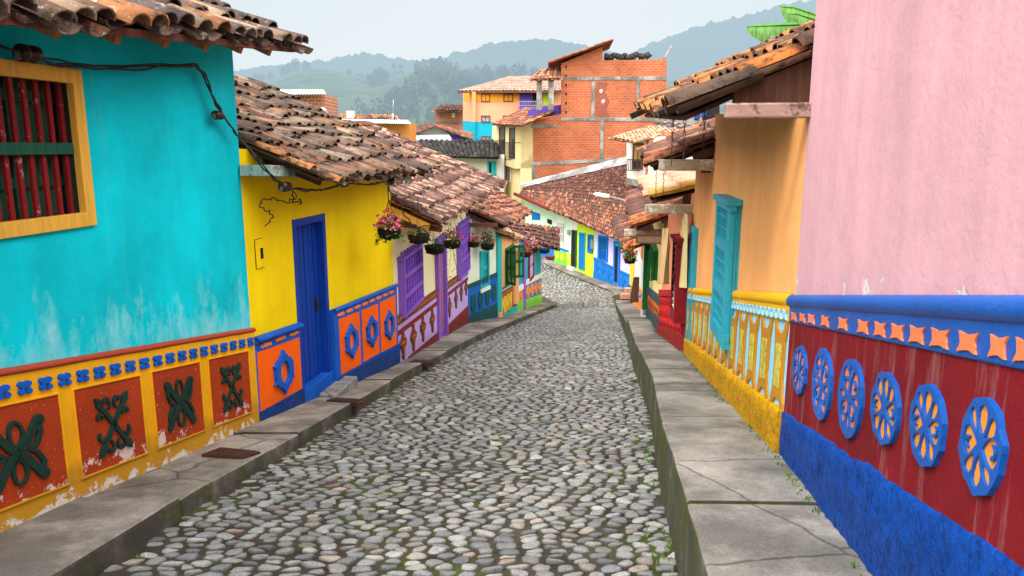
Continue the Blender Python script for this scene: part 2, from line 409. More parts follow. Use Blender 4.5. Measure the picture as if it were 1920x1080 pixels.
def ridge_row(name, mat, parent, a, b, pal='dark', r=.13, L=.36, seed=3, turn=0):
    rn = random.Random(seed); mb = MB(); a, b = V(a), V(b); n = max(2, int((b-a).length/L)); ax0 = (b-a).normalized()
    for i in range(n):
        p = a.lerp(b, i/n)+V((0, 0, rn.uniform(-.01, .02))); q = a.lerp(b, (i+1.2)/n)+V((rn.gauss(0, .015), 0, rn.uniform(-.03, 0))); ax = (q-p).normalized()
        c = ax.cross(V((0, 0, 1))).normalized(); u = c.cross(ax); base = pick(PAL[pal], rn); vs = []; fs = []
        for (pt, rr) in ((p, r*1.08), (q, r*.9), (p, r*.93)):
            vs += [pt+c*rr*math.cos(math.pi*k/7)+u*rr*.85*math.sin(math.pi*k/7) for k in range(8)]
        fs = [(k, k+1, 9+k, 8+k) for k in range(7)]+[(k+1, k, 16+k, 17+k) for k in range(7)]
        mb.mesh(vs, fs, base)
    return mb.build(name, mat, parent)
def deck(parent, eL, eR, rR, rL, N, mat, off=.045, th=.03, name='roof_boards'):
    mb = MB(); eL, eR, rR, rL = [V(p)-N*off for p in (eL, eR, rR, rL)]; n = N*th
    t = [eL, eR, rR, rL]; b = [p-n for p in t]; mb.mesh(t+b, [(0, 1, 2, 3), (7, 6, 5, 4), (0, 4, 5, 1), (1, 5, 6, 2), (2, 6, 7, 3), (3, 7, 4, 0)], None, False)
    return mb.build(name, mat, parent)
def beam(mb, a, b, w, h, side=None):
    a, b = V(a), V(b); ax = b-a; s = side or ax.cross(V((0, 0, 1))).normalized(); u = s.cross(ax.normalized()); u = u if u.z > 0 else -u
    mb.box(a-s*w/2-u*h/2, ax, s*w, u*h)
# ------------------------------------------------------------------ world, sun, haze
SUN_EL, SUN_AZ = R(52), R(232)               # sun high on the left behind the camera, veiled by cloud
w = bpy.data.worlds.new('World'); sc.world = w; w.use_nodes = True; nt = w.node_tree; bg = nt.nodes['Background']
sky = nd(nt, 'TexSky'); sky.sky_type = 'NISHITA'; sky.sun_disc = False; sky.sun_elevation = SUN_EL; sky.sun_rotation = SUN_AZ
bg.inputs['Strength'].default_value = .05; nt.links.new(sky.outputs[0], bg.inputs[0])
tc = nd(nt, 'TexCoord').outputs['Generated']; mp = nd(nt, 'Mapping', {0: tc}); mp.inputs['Scale'].default_value = (1, 1, 2.6)
cl = ramp(nt, tnoise(nt, mp.outputs[0], 2.3, 7, .55), [(.32, (.95, .925, .90)), (.66, (1.0, .985, .97))])
el = nd(nt, 'SeparateXYZ', {0: tc}).outputs[2]
gr = ramp(nt, el, [(0., (1., .78, .63)), (.19, (1., .81, .67)), (.34, (1., .97, .94))])
cl = mix(nt, 1., cl, gr, 'MULTIPLY')
bg2 = nd(nt, 'Background', {0: cl})
zen = ramp(nt, el, [(.20, 0.), (.55, 1.)])
nt.links.new(math_(nt, 'ADD', math_(nt, 'MULTIPLY', zen, 2.4), 3.0), bg2.inputs[1])
ad = nd(nt, 'AddShader'); nt.links.new(bg.outputs[0], ad.inputs[0]); nt.links.new(bg2.outputs[0], ad.inputs[1])
nt.links.new(ad.outputs[0], nt.nodes['World Output'].inputs[0])
sl = bpy.data.lights.new('sun', 'SUN'); sl.energy = 2.3; sl.angle = R(15); sl.color = (1, .95, .88)
so = bpy.data.objects.new('sun', sl); COL.objects.link(so)
sd = V((math.sin(SUN_AZ)*math.cos(SUN_EL), math.cos(SUN_AZ)*math.cos(SUN_EL), math.sin(SUN_EL)))
so.rotation_euler = sd.to_track_quat('Z', 'Y').to_euler()
sc.view_settings.view_transform = 'Standard'; sc.view_settings.look = 'None'; sc.view_settings.exposure = 0
sc.render.engine = 'CYCLES'; sc.cycles.use_denoising = True; sc.cycles.max_bounces = 6; sc.cycles.diffuse_bounces = 4; sc.cycles.use_adaptive_sampling = True
def hz(name, sg, c, y0, y1, zt):
    hm = bpy.data.materials.new(name); hm.use_nodes = True; nt = hm.node_tree; nt.nodes.remove(nt.nodes['Principled BSDF'])
    ab = nd(nt, 'VolumeAbsorption'); ab.inputs[0].default_value = (0, 0, 0, 1); ab.inputs[1].default_value = sg
    em = nd(nt, 'Emission'); em.inputs[0].default_value = (*c, 1); em.inputs[1].default_value = sg  # haze emits its own colour, standing in for daylight scattered in the air
    a2 = nd(nt, 'AddShader'); nt.links.new(ab.outputs[0], a2.inputs[0]); nt.links.new(em.outputs[0], a2.inputs[1]); nt.links.new(a2.outputs[0], nt.nodes['Material Output'].inputs['Volume'])
    mb = MB(); mb.box((-3000, y0, -250), (6000, 0, 0), (0, y1-y0, 0), (0, 0, 250+zt)); mb.build('haze', hm, None, kind='structure')
hz('valley haze', .0040, (.50, .665, .765), 100, 450, 700); hz('mountain haze', .0008, (.50, .68, .82), 451, 1300, 900)
# ------------------------------------------------------------------ colours
TURQ = paint('turquoise plaster', (.0, .58, .69), .26, .3, scuff=1, chalk=.05, dirt=0, bmp=.004)
MUST = paint('mustard plaster', (.80, .39, .010), .15, .15, peel=.13, peelh=.36, peelc=(.78, .72, .62), dirt=.6)
BRICKRED = paint('brick red panel', (.36, .05, .014), .2, .2, peel=.0, peelh=.5, dirt=.3, peelc=(.55, .4, .33), speck=.5)
PANELRED = paint('brick red panel chipped', (.36, .045, .011), .2, .2, peel=.08, peel0=.22, peelh=.50, dirt=0, peelc=(.78, .60, .54), speck=.5)
REDTRIM = paint('red trim', (.38, .06, .03), .15, .15, dirt=0)
DKGREEN = paint('dark green relief', (.012, .04, .03), .25, .1, dirt=0, rough=.45)
BLUE = paint('blue trim', (.008, .10, .52), .2, .12, dirt=0, rough=.5, speck=.15)
BLUEST = paint('blue stucco', (.002, .085, .48), .25, .1, dirt=.7, stucco=True, rough=.55)
YELLOW = paint('yellow plaster', (.95, .67, .002), .13, .2, dirt=0, bmp=.003)
ORANGE = paint('orange panel', (.95, .13, .004), .12, .1, dirt=.2)
DOORBLUE = wood('blue door paint', (.006, .05, .36), .3, .45)
CREAM = paint('cream plaster', (.90, .82, .48), .12, .25, dirt=.1)
PURPLE = paint('purple joinery', (.23, .10, .55), .2, .1, dirt=0, rough=.5)
LILAC = paint('lilac panel', (.52, .38, .78), .12, .15, dirt=.3)
MAROON = paint('maroon plaster', (.22, .022, .02), .22, .2, dirt=.5)
BROWN = paint('brown relief', (.17, .055, .03), .2, .1, dirt=0)
RUST = paint('rust relief', (.42, .13, .03), .2, .1, dirt=0)
PALE = paint('pale mint plaster', (.74, .80, .66), .12, .25, dirt=.2)
NAVY = paint('blue dado', (.015, .12, .47), .2, .15, dirt=.3)
TEALD = paint('dark teal dado', (.012, .085, .095), .2, .15, dirt=.3)
TEAL = paint('teal joinery', (.02, .40, .40), .2, .15, dirt=0, rough=.5)
PEACH = paint('peach plaster', (.80, .42, .16), .12, .2, dirt=.2)
TERRA = paint('terracotta dado', (.38, .10, .03), .2, .2, dirt=.3)
TQ2 = paint('teal plaster', (.02, .36, .46), .15, .2, dirt=.2)
GRASSG = paint('lime dado', (.22, .62, .06), .15, .15, dirt=.3)
WHITE = paint('white plaster', (.78, .77, .74), .1, .25, dirt=.3)
WHITEJ = paint('white joinery', (.78, .77, .72), .1, .1, dirt=0)
ORN = paint('orange relief', (.85, .30, .06), .15, .1, dirt=0)
YEL = paint('yellow relief', (.85, .60, .06), .15, .1, dirt=0)
PINK = paint('pink plaster', (.66, .365, .415), .14, .42, dirt=0, bmp=.005, bsc=30, peel=.13, peel0=1.0, peelh=1.55, peelc=(.86, .72, .73), chalk=.16)
BLUE2 = paint('blue moulding', (.002, .085, .40), .25, .25, dirt=0, rough=.42, spec=.3)
WINE = paint('wine red plaster', (.20, .010, .015), .35, .6, dirt=0, bmp=.006, chalk=.34)
BLUEST2 = paint('blue rough stucco', (.002, .080, .47), .22, .1, dirt=.35, stucco=True, rough=.5)
STARO = paint('orange star', (.75, .20, .08), .2, .15, dirt=0)
WHEELO = paint('orange inlay', (.78, .28, .035), .2, .15, dirt=0)
TANG = paint('orange plaster', (.97, .43, .145), .14, .34, dirt=0, bmp=.004, chalk=.14)
AMBER = paint('amber trim', (.72, .38, .010), .12, .15, dirt=0)
AMBST = paint('amber stucco', (.84, .44, .006), .2, .1, dirt=.4, stucco=True)
SKYB = paint('sky blue panel', (.26, .60, .82), .12, .12, dirt=0)
OCHRE = paint('ochre baluster', (.44, .20, .02), .15, .15, dirt=0)
GOLD = paint('gold inlay', (.72, .60, .10), .25, .1, dirt=0, stucco=True)
CYANW = wood('cyan joinery', (.03, .33, .44), .25, .5)
SALMON = paint('salmon plaster', (.82, .30, .16), .12, .25, dirt=0)
REDP = paint('red dado', (.45, .02, .025), .2, .2, dirt=.3)
REDST = paint('red stucco', (.50, .03, .025), .2, .2, dirt=.5, stucco=True)
DKRED = wood('dark red joinery', (.22, .012, .018), .25, .5)
LEMON = paint('lemon plaster', (.86, .76, .30), .12, .2, dirt=0)
GREENJ = wood('green joinery', (.012, .12, .04), .25, .5)
SLATE = paint('slate dado', (.05, .075, .09), .2, .2, dirt=.2)
MINT = paint('mint plaster', (.56, .80, .58), .1, .2, dirt=.1)
LIME = paint('lime plaster', (.52, .76, .03), .1, .15, dirt=.1)
LAV = paint('lavender plaster', (.58, .54, .86), .1, .15, dirt=.1)
BLU3 = paint('far blue dado', (.02, .17, .66), .15, .1, dirt=.1)
SHUT = wood('shutter blue', (.01, .15, .45), .2, .5)
DARK = simple('dark room', (.012, .011, .011), .9, bmp=0)
GLASS = simple('dark glass', (.035, .045, .05), .12, bmp=0, var=.3, scale=2)
IRON = simple('black iron', (.02, .02, .022), .5)
WOODD = wood('dark rafter', (.085, .04, .026), .4, .8)
WOODR = wood('red brown board', (.17, .065, .045), .35, .75)
WOODB = wood('bare rafter', (.38, .16, .06), .3, .75)
WOODW = wood('weathered pink timber', (.36, .235, .20), .3, .85, (3, 3, 12), worn=.12, wornc=(.12, .075, .05))
WOODG = wood('weathered grey timber', (.38, .31, .22), .35, .85, (3, 3, 12), worn=.10, wornc=(.62, .56, .46))
PALEG = wood('pale green fascia', (.30, .43, .38), .25, .8, worn=.10, wornc=(.16, .15, .12))
FRAMEY = wood('ochre window frame', (.72, .40, .06), .2, .6)
BARRED = wood('dark red bar', (.21, .014, .016), .3, .55, worn=.03, wornc=(.45, .3, .28))
GRN = wood('deep green rail', (.012, .09, .055), .3, .55)
T_WARM = tilemat('old tiles', .55, .45)
T_DARK = tilemat('black lichen tiles', .42, .5, (.34, .32, .25))
T_PINK = tilemat('rosy tiles', .15, .78, (.5, .4, .34), (.06, .035, .03))
T_RED = tilemat('red tiles', .3, .65, mc=(.06, .035, .03))
T_OR = tilemat('dark orange tiles', .12, .62)
T_CLEAN = tilemat('new tiles', .1, .12)
CABLE = simple('black cable', (.015, .015, .016), .5, bmp=0)
CERAM = simple('brown insulator', (.03, .018, .015), .25, bmp=0)
STEEL = simple('galvanised steel', (.35, .37, .40), .45, .6)
ZINC = simple('corrugated zinc', (.55, .58, .62), .5, .3, .25, 4)
# concrete, road
def concrete(name, c, moss=0, bmp=.006):
    m, nt, b = nmat(name, .85, .2); p = pos(nt)
    n = tnoise(nt, p, 1.6, 8, .68); col = mix(nt, ramp(nt, n, [(.32, 0.), (.68, 1.)]), sc3(c, .5), sc3(c, 1.25))
    st = ramp(nt, tnoise(nt, p, .9, 9, .68), [(.42, 0.), (.56, .72)]); col = mix(nt, st, col, (.085, .08, .072))
    sp = ramp(nt, tnoise(nt, p, 70, 4, .7), [(.35, .75), (.65, 1.12)]); col = mix(nt, 1., col, sp, 'MULTIPLY')
    vo = nd(nt, 'TexVoronoi', {'Vector': mix(nt, .12, p, nd(nt, 'TexNoise', {'Vector': p}, Scale=3., Detail=6.).outputs[1])}, Scale=.75); vo.feature = 'DISTANCE_TO_EDGE'
    ck = ramp(nt, vo.outputs['Distance'], [(.0, .35), (.010, 1.)]); col = mix(nt, 1., col, ck, 'MULTIPLY')
    if moss:
        nz = nd(nt, 'SeparateXYZ', {0: nd(nt, 'NewGeometry').outputs['Normal']}).outputs[2]
        side = ramp(nt, nz, [(.3, 1.), (.75, .0)]); mo = ramp(nt, tnoise(nt, p, 3.1, 9, .72), [(.52-moss*.2, 0.), (.62-moss*.12, 1.)])
        mc = mix(nt, tnoise(nt, p, 22, 4), (.028, .038, .010), (.10, .112, .02)); col = mix(nt, math_(nt, 'MULTIPLY', mo, side), col, mc)
        dk = math_(nt, 'MULTIPLY', side, ramp(nt, tnoise(nt, p, 2.2, 7, .7), [(.28, .25), (.55, .92)])); col = mix(nt, dk, col, mix(nt, mo, (.045, .042, .035), mc))  # all upright faces are darkened too, apart from the moss
    nt.links.new(col, b.inputs['Base Color']); pv = bump(nt, b, n, .05, .4); bump(nt, b, tnoise(nt, p, 55, 6, .75), bmp, .7, pv)
    return m
CONC = concrete('old pavement', (.37, .325, .28), .05)
CONC2 = concrete('old pavement mossy kerb', (.33, .31, .275), .36)
CONCP = concrete('plain concrete', (.36, .35, .33))
m, nt, b = nmat('joint soil', .95, .1); p = pos(nt)
c1 = mix(nt, ramp(nt, tnoise(nt, p, 3, 8, .7), [(.3, 0.), (.7, 1.)]), (.028, .024, .017), (.095, .08, .058))
c1 = mix(nt, ramp(nt, tnoise(nt, p, 1.3, 9, .74), [(.52, 0.), (.62, .85)]), c1, mix(nt, tnoise(nt, p, 40, 4), (.03, .05, .008), (.11, .15, .02)))
nt.links.new(c1, b.inputs['Base Color']); bump(nt, b, tnoise(nt, p, 45, 6, .75), .02, 1.); SOIL = m
m, nt, b = nmat('river stones', .62, .22); p = pos(nt); at = nd(nt, 'VertexColor', layer_name='Col').outputs[0]
g1 = ramp(nt, tnoise(nt, p, 110, 3, .6), [(.3, .62), (.5, 1.), (.72, 1.35)]); c1 = mix(nt, 1., at, g1, 'MULTIPLY')
g2 = ramp(nt, tnoise(nt, p, 12, 6, .7), [(.3, .75), (.7, 1.15)]); c1 = mix(nt, 1., c1, g2, 'MULTIPLY')
nt.links.new(c1, b.inputs['Base Color']); bump(nt, b, tnoise(nt, p, 30, 7, .75), .014, .9); STONE = m
# ------------------------------------------------------------------ ground, street, pavements
def pl(tab, y):
    for (a, b), (c, d) in zip(tab, tab[1:]):
        if y <= c: return b+(d-b)*(y-a)/(c-a)
    return tab[-1][1]
LX = [(-2, -2.78), (2, -2.5), (3.7, -2.33), (5, -2.25), (7, -1.99), (10.8, -1.6), (17.2, -.76), (22, .15), (27, 1.05), (31, 1.89), (32.5, 2.0)]
RX = [(-2, .1), (2, .68), (3.8, .94), (5.5, 1.17), (8.2, 1.6), (12, 2.04), (16.8, 2.68), (22, 3.3), (31, 4.4), (36, 5.1)]
LP = [G(*q) for q in [(0, 995), (482, 790), (742, 682), (876, 605), (938, 594), (1014, 569)]]; LP[0] = LP[1]+(LP[0]-LP[1])*2.6
RP = [G(x, y, 1.25) for x, y in [(1640, 1060), (1470, 850), (1289, 662), (1238, 624)]]+[G(1214, 591, 1.38), G(1188, 566, 1.48), G(1178, 553, 1.55)]; RP[0] = RP[1]+(RP[0]-RP[1])*3.2
zS = lambda y: -1.75-SL*y
ST = [(V((pl(LX, y), y, zS(y))), V((pl(RX, y), y, zS(y)))) for y in [-2, -.5, 1, 2.5, 4, 5.5, 7, 8.5, 10, 12, 14, 16, 18, 20, 22, 24.5, 27, 29, 31]]
ST += [(V((1.85, 33.5, -7.0)), P(1150, 556, 35)), (V((1.1, 36.5, -7.15)), P(1147, 548, 37.2)), (V((0, 39, -7.15)), P(1100, 530, 39.6)), (V((-1.2, 41, -7.05)), P(1053, 511, 42.2)), (V((-3.4, 43, -6.9)), P(1009, 490, 45.2)), (V((-6, 45, -6.7)), P(960, 470, 48)), (V((-12, 47, -6.4)), P(850, 430, 52))]
mids = [(a+b)/2 for a, b in ST]; cum = [0]
for a, b in zip(mids, mids[1:]): cum.append(cum[-1]+(b-a).length)
def street(s, t):
    for i in range(len(cum)-1):
        if s <= cum[i+1] or i == len(cum)-2:
            f = (s-cum[i])/(cum[i+1]-cum[i]); l = ST[i][0].lerp(ST[i+1][0], f); r = ST[i][1].lerp(ST[i+1][1], f); return l.lerp(r, t), (r-l).length
mb = MB()
for i in range(0, int(cum[-1]*2)):
    for k in range(-1, 9):
        c = [street(s, t)[0] for s, t in ((i/2, k/8), (i/2, (k+1)/8), (i/2+.5, (k+1)/8), (i/2+.5, k/8))]; mb.face(c)
road = mb.build('street', SOIL, None, kind='structure')
rn = random.Random(11); pts = []; s = -.5
while s < cum[-1]-1:
    wd = street(max(0, s), .5)[1]; far = s > 31; dt = (.140 if not far else .21)*(1+.15*noise.noise(V((s*.7, 0, 0)))); k = int(wd/dt)
    off = rn.random()
    for i in range(-3, k+3):
        t = (i+off*.9+.05+rn.uniform(-.26, .26))/k*wd
        if -.4 < t < wd+.4: pts.append((s+rn.uniform(-.042, .042)+.03*noise.noise(V((t*1.3, s*.8, 5))), t, wd))
    s += .088 if not far else .15
AN = 1.32
p2 = [V((q[0]*AN, q[1])) for q in pts]
co, ed, fa, *_ = geometry.delaunay_2d_cdt(p2, [], [], 0, 1e-6)
adj = {}
for f in fa:
    a, b, c = [co[k] for k in f]; d = 2*(a.x*(b.y-c.y)+b.x*(c.y-a.y)+c.x*(a.y-b.y))
    if abs(d) < 1e-9: continue
    q = V((((a.length_squared)*(b.y-c.y)+b.length_squared*(c.y-a.y)+c.length_squared*(a.y-b.y))/d, (a.length_squared*(c.x-b.x)+b.length_squared*(a.x-c.x)+c.length_squared*(b.x-a.x))/d))
    for k in f: adj.setdefault(k, []).append(q)
STONES = [(.31, .31, .30), (.33, .325, .31), (.28, .285, .28), (.36, .355, .34), (.30, .315, .31), (.34, .35, .345), (.26, .285, .295), (.23, .26, .28), (.38, .375, .35), (.40, .37, .32), (.19, .21, .225), (.36, .31, .26), (.29, .30, .29), (.42, .42, .40), (.16, .19, .22), (.33, .335, .33)]
mb = MB(); NS = 14
for k, cell in adj.items():
    if len(cell) < 4: continue
    c0 = co[k]; wd = street(max(0, c0.x/AN), .5)[1]
    if not (.0 < c0.y < wd-.0 and c0.x > .1): continue
    cell = [q for q in cell if (q-c0).length < .4]
    if len(cell) < 4: continue
    cell.sort(key=lambda q: math.atan2(q.y-c0.y, q.x-c0.x)); ctr = sum(cell, V((0, 0)))/len(cell)
    sS = ctr.x/AN; wd = street(max(0, sS), .5)[1]
    patch = noise.noise(V((sS*.45, ctr.y*.5, 9)))
    emb = 1.
    if patch > .45: emb = .6
    if ctr.y < .22+.3*noise.noise(V((sS*.5, 2, 2))):
        emb = .5
        if rn.random() < .12: continue
    gapk = rn.uniform(.77, .91)-(.08 if rn.random() < .25 else 0)
    # smooth outline by angle: distance to the cell border, softened
    rad = []
    for i in range(NS):
        a = 6.2832*i/NS; d = V((math.cos(a), math.sin(a))); best = 9
        for q0, q1 in zip(cell, cell[1:]+cell[:1]):
            e = q1-q0; n_ = V((e.y, -e.x)); dn = d.dot(n_)
            if dn > 1e-6: best = min(best, max(.01, (q0-ctr).dot(n_)/dn))
        rad.append(min(best, .17))
    for _ in range(0): rad = [(rad[i-1]+2*rad[i]+rad[(i+1) % NS])/4 for i in range(NS)]
    mean = sum(rad)/NS; rad = [(min(r, mean*1.5)*.86+mean*.09)*(1+.12*noise.noise(V((math.cos(6.2832*q/NS)*1.3, math.sin(6.2832*q/NS)*1.3, sS*31+c0.y*17)))) for q, r in enumerate(rad)]
    H = rn.uniform(.008, .017)*min(1.25, mean/.062)*emb; tilt = (rn.gauss(0, .10), rn.gauss(0, .10)); base = rn.choice(STONES)
    if rn.random() < .03: base = (.34, .27, .21)
    if rn.random() < .004: base = (.36, .19, .12)
    base = tuple(.62*x+.38*g for x, g in zip(base, (.315, .31, .295))); kk = rn.uniform(.54, 1.06); base = tuple(x*kk for x in base); ph = rn.random()*50
    vs = []; cs = []
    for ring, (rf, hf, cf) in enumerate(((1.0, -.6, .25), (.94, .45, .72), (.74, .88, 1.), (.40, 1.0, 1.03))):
        for i in range(NS):
            a = 6.2832*i/NS; r = rad[i]*gapk*rf; x, y = ctr.x+r*math.cos(a), ctr.y+r*math.sin(a); ss = x/AN
            pnt, wdd = street(ss, y/wd); z = H*hf+(r*math.cos(a)*tilt[0]+r*math.sin(a)*tilt[1])*(hf > 0)+.006*noise.noise(V((ss*22, y*22, ph)))
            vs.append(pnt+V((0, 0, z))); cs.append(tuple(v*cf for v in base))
    pnt, _w = street(ctr.x/AN, ctr.y/wd); vs.append(pnt+V((0, 0, H*1.03))); cs.append(base)
    fs = [(q*NS+i, q*NS+(i+1) % NS, (q+1)*NS+(i+1) % NS, (q+1)*NS+i) for q in range(3) for i in range(NS)]+[(3*NS+i, 3*NS+(i+1) % NS, 4*NS) for i in range(NS)]
    mb.mesh(vs, fs, cs)
st = mb.build('cobblestones', STONE, None, kind='structure')
# one sheet of ground out to the horizon
mb = MB(); xs = [-3000, -900, -300, -120, -50, -20, -8, 0, 8, 20, 50, 120, 300, 900, 3000]; ys = [-60, -10, 0, 10, 20, 30, 36, 45, 60, 90, 140, 220, 400, 900, 3000]
gz = lambda y: -2.35-SL*y if y < 34 else (-7.9-(y-34)*.05 if y < 90 else -10.7-min(12, (y-90)*.06))
for a, b in zip(xs, xs[1:]):
    for c, d in zip(ys, ys[1:]): mb.face([(a, c, gz(c)), (b, c, gz(c)), (b, d, gz(d)), (a, d, gz(d))])
GROUND = simple('valley grass', (.10, .15, .05), .95, var=.4, scale=.05, bmp=0); mb.build('ground', GROUND, None, kind='structure')
def pavement(name, mat, inner, outer, ztop, hk, y0, y1, seed, joint=(1.5, 2.3)):
    rn = random.Random(seed); mb = MB(); y = y0
    while y < y1-.05:
        ye = min(y1, y+rn.uniform(*joint)); n = max(2, int((ye-y)/.16)); rows = []; dz = rn.uniform(-.012, .012)
        for i in range(n+1):
            yy = y+.007+(ye-y-.014)*i/n; xi, xo = inner(yy), outer(yy); z = ztop(yy)+dz; sg = 1 if xo > xi else -1
            ch = .012*noise.noise(V((yy*6, seed, 0)))+.018*max(0, noise.noise(V((yy*2.3, seed, 4)))); j = rn.uniform(0, .008)
            zz = lambda x: z+.012*noise.noise(V((x*1.5, yy*1.5, seed)))
            rows.append([V((xi, yy, zz(xi)-.01)), V(((xi*2+xo)/3, yy, zz(xi+.2))), V(((xi+xo*2)/3, yy, zz(xo-.2))), V((xo-sg*(.016+ch), yy, z+.002)), V((xo-sg*(.004+ch*.8), yy, z-.006-j*.5)), V((xo-sg*ch*.5, yy, z-.03)), V((xo+sg*.004, yy, z-hk(yy)*.6)), V((xo+sg*.012, yy, z-hk(yy)-.12))])
        vs = [p for r in rows for p in r]; m = 8
        fs = [(i*m+k, i*m+k+1, (i+1)*m+k+1, (i+1)*m+k) for i in range(n) for k in range(m-1)]
        if outer(y) < inner(y): fs = [f[::-1] for f in fs]
        mb.mesh(vs, fs, None, False)
        for r, rev in ((rows[0], 0), (rows[-1], 1)):
            f = r+[V((inner(r[0].y), r[0].y, r[-1].z))]; mb.face(f[::-1] if rev else f)
        y = ye
    return mb.build(name, mat, None, kind='structure')
LW = [(p.y, p.x) for p in LP]; LW = [(-3, LP[0].x-.5)]+LW+[(33, 1.5)]
RW = [(-3, RP[0].x-.5)]+[(p.y, p.x) for p in RP]
zL = lambda y: -1.6-SL*y if y < 30 else -6.4-(y-30)*.16
hR = lambda y: 1.25 if y < 17.4 else 1.36+(min(y, 31)-17.4)/13.6*.19
pavement('pavement', CONC, lambda y: pl(LW, y)-.12, lambda y: pl(LX, y), zL, lambda y: .15+.06*(y > 14), -1.5, 32.4, 5)
pavement('pavement', CONC2, lambda y: pl(RW, y)+.12, lambda y: pl(RX, y)-.0, lambda y: -hR(y)-SL*y, lambda y: 1.75-hR(y), -1.5, 17.4, 6, (1.3, 2.0))
pavement('pavement', CONC2, lambda y: pl(RW, y)+.12, lambda y: pl(RX, y)-.0, lambda y: -hR(y)-SL*y, lambda y: 1.75-hR(y), 17.4, 33.5, 7, (1.8, 2.6))
# pavement in front of the far row
FA, FB = P(985, 463, 47.5), P(1196, 548, 37.6); FW = Wall(FA, FB)
mb = MB(); kp = [P(960, 462, 48.6), P(1009, 488, 45.4), P(1053, 508, 42.4), P(1100, 527, 39.9), P(1147, 545, 37.4), P(1152, 553, 35.6)]; wp = [P(950, 450, 49.5), P(1010.6, 474.5, 46), P(1071, 500.5, 43), P(1113, 522, 40.8), P(1176, 541, 38.4), P(1200, 552, 37.4)]
for i in range(5):
    a, b, c, d = kp[i], kp[i+1], wp[i+1], wp[i]; u = V((0, .3, 0)); dn = V((0, -.02, -.22)); mb.face([a, b, c+u, d+u]); mb.face([a+dn, b+dn, b, a])
mb.build('pavement', CONC, None, kind='structure')
# ------------------------------------------------------------------ near left houses
NB = dict(group='painted houses along the street')
def house(name, label, W, top, mat, holes=(), depth=5, ext=(0, 0), u0=None, u1=None, below=.35, group='painted houses along the street'):
    """Empty at the foot of the facade + plastered wall with openings cut in it. top: list of (u,z) from right to left"""
    u0 = 0 if u0 is None else u0; u1 = W.len if u1 is None else u1
    t = thing(name, label, 'house', W.at((u0+u1)/2, W.zb((u0+u1)/2)), group)
    slab('wall', mat, t, W, [(u0, W.zb(u0)-below), (u1, W.zb(u1)-below)]+list(top), -depth, 0, holes)
    return t
def planks(name, mat, parent, W, poly, d, n, gap=.012, th=.03):
    """vertical boards filling a quad (BL,BR,TR,TL)"""
    mb = MB(); bl, br, tr, tl = poly
    for i in range(n):
        a, b = i/n, (i+1)/n; g = gap/max(.2, br[0]-bl[0])/2
        prism(mb, W, [lerp(bl, br, a+g), lerp(bl, br, b-g), lerp(tl, tr, b-g), lerp(tl, tr, a+g)], d-th, d+(.004 if i % 2 else 0))
    prism(mb, W, poly, d-th*2, d-th*.6); return mb.build(name, mat, parent)
def frame(name, mat, parent, W, poly, w, d0, d1, bottom=True, bevel=.004):
    bl, br, tr, tl = poly; mb = MB()
    if bottom:
        inn = [(bl[0]+w, bl[1]+w), (br[0]-w, br[1]+w), (tr[0]-w, tr[1]-w), (tl[0]+w, tl[1]-w)]; prism(mb, W, poly, d0, d1, [inn])
    else:
        prism(mb, W, [bl, (bl[0]+w, bl[1]), (tl[0]+w, tl[1]-w), (tr[0]-w, tr[1]-w), (br[0]-w, br[1]), br, tr, tl], d0, d1)
    o = mb.build(name, mat, parent, bevel); return weld(o)
def bars(name, mat, parent, W, poly, d, n, r=.013, horiz=False):
    mb = MB(); bl, br, tr, tl = poly
    for i in range(n):
        f = (i+.5)/n
        a, b = (lerp(bl, br, f), lerp(tl, tr, f)) if not horiz else (lerp(bl, tl, f), lerp(br, tr, f))
        p, q = W.at(*a, d), W.at(*b, d); ax = q-p; s = W.u if not horiz else V((0, 0, 1)); mb.box(p-s*r-W.n*r, ax, s*2*r, W.n*2*r)
    return mb.build(name, mat, parent)
def eave_set(t, W, quad, d_wall, n, mat_r, mat_b, N, up, fascia=None, rafter=(.07, .10), drop=.075, inset=.04):
    eL, eR, rR, rL = quad
    deck(t, eL, eR, rR, rL, N, mat_b)
    for i in range(n):
        f = (i+.4)/n; a = eL.lerp(eR, f)-N*(drop+rafter[1]/2)+up*inset; b = a+(rL.lerp(rR, f)-eL.lerp(eR, f)).normalized()*(d_wall+.35)
        mb = MB(); beam(mb, a, b, *rafter); mb.build('rafter', mat_r, t)
# --- turquoise house
W1 = Wall(LP[0], LP[1]); o0 = W1.len-6.95     # offset so that u values from the survey hold
U = lambda u: u+o0
w1 = W1.px(441, 106); zt = .72
win = rect(U(3.98), U(4.79), -.46, .43)
t = house('house', 'turquoise house with barred ochre window and red and mustard relief dado', W1, [(W1.len, .98), (0, .98-.075*W1.len)], TURQ, [win], 5)
turq = t
DT = .945
slab('dado', MUST, t, W1, strip(W1, 0, W1.len+.004, -.3, DT), 0, .028)
rail('dado_moulding', REDTRIM, t, W1, (0, W1.zb(0)+DT+.02), (W1.len+.02, W1.zb(W1.len)+DT+.015), .036, .01, .024)
pan = [[(0, 955), (119, 904), (100, 737), (0, 772)], [(146, 895), (268, 848), (255, 703), (128, 730)], [(292, 839), (377, 809), (368, 679), (273, 696)], [(393, 801), (468, 772), (458, 659), (383, 675)]]
pq = [W1.q(p) for p in pan]
us = [(U(5.03)-o0, 0)]
x2 = (pq[1][0][0]+pq[1][3][0])/2; x1r = (pq[0][1][0]+pq[0][2][0])/2
spans = []
for p in pq[1:]: spans.append(((p[0][0]+p[3][0])/2, (p[1][0]+p[2][0])/2))
wd0 = spans[0][1]-spans[0][0]+.06; spans.insert(0, (x1r-wd0, x1r))
for k in range(3): spans.insert(0, (spans[0][0]-.1-wd0, spans[0][0]-.1))
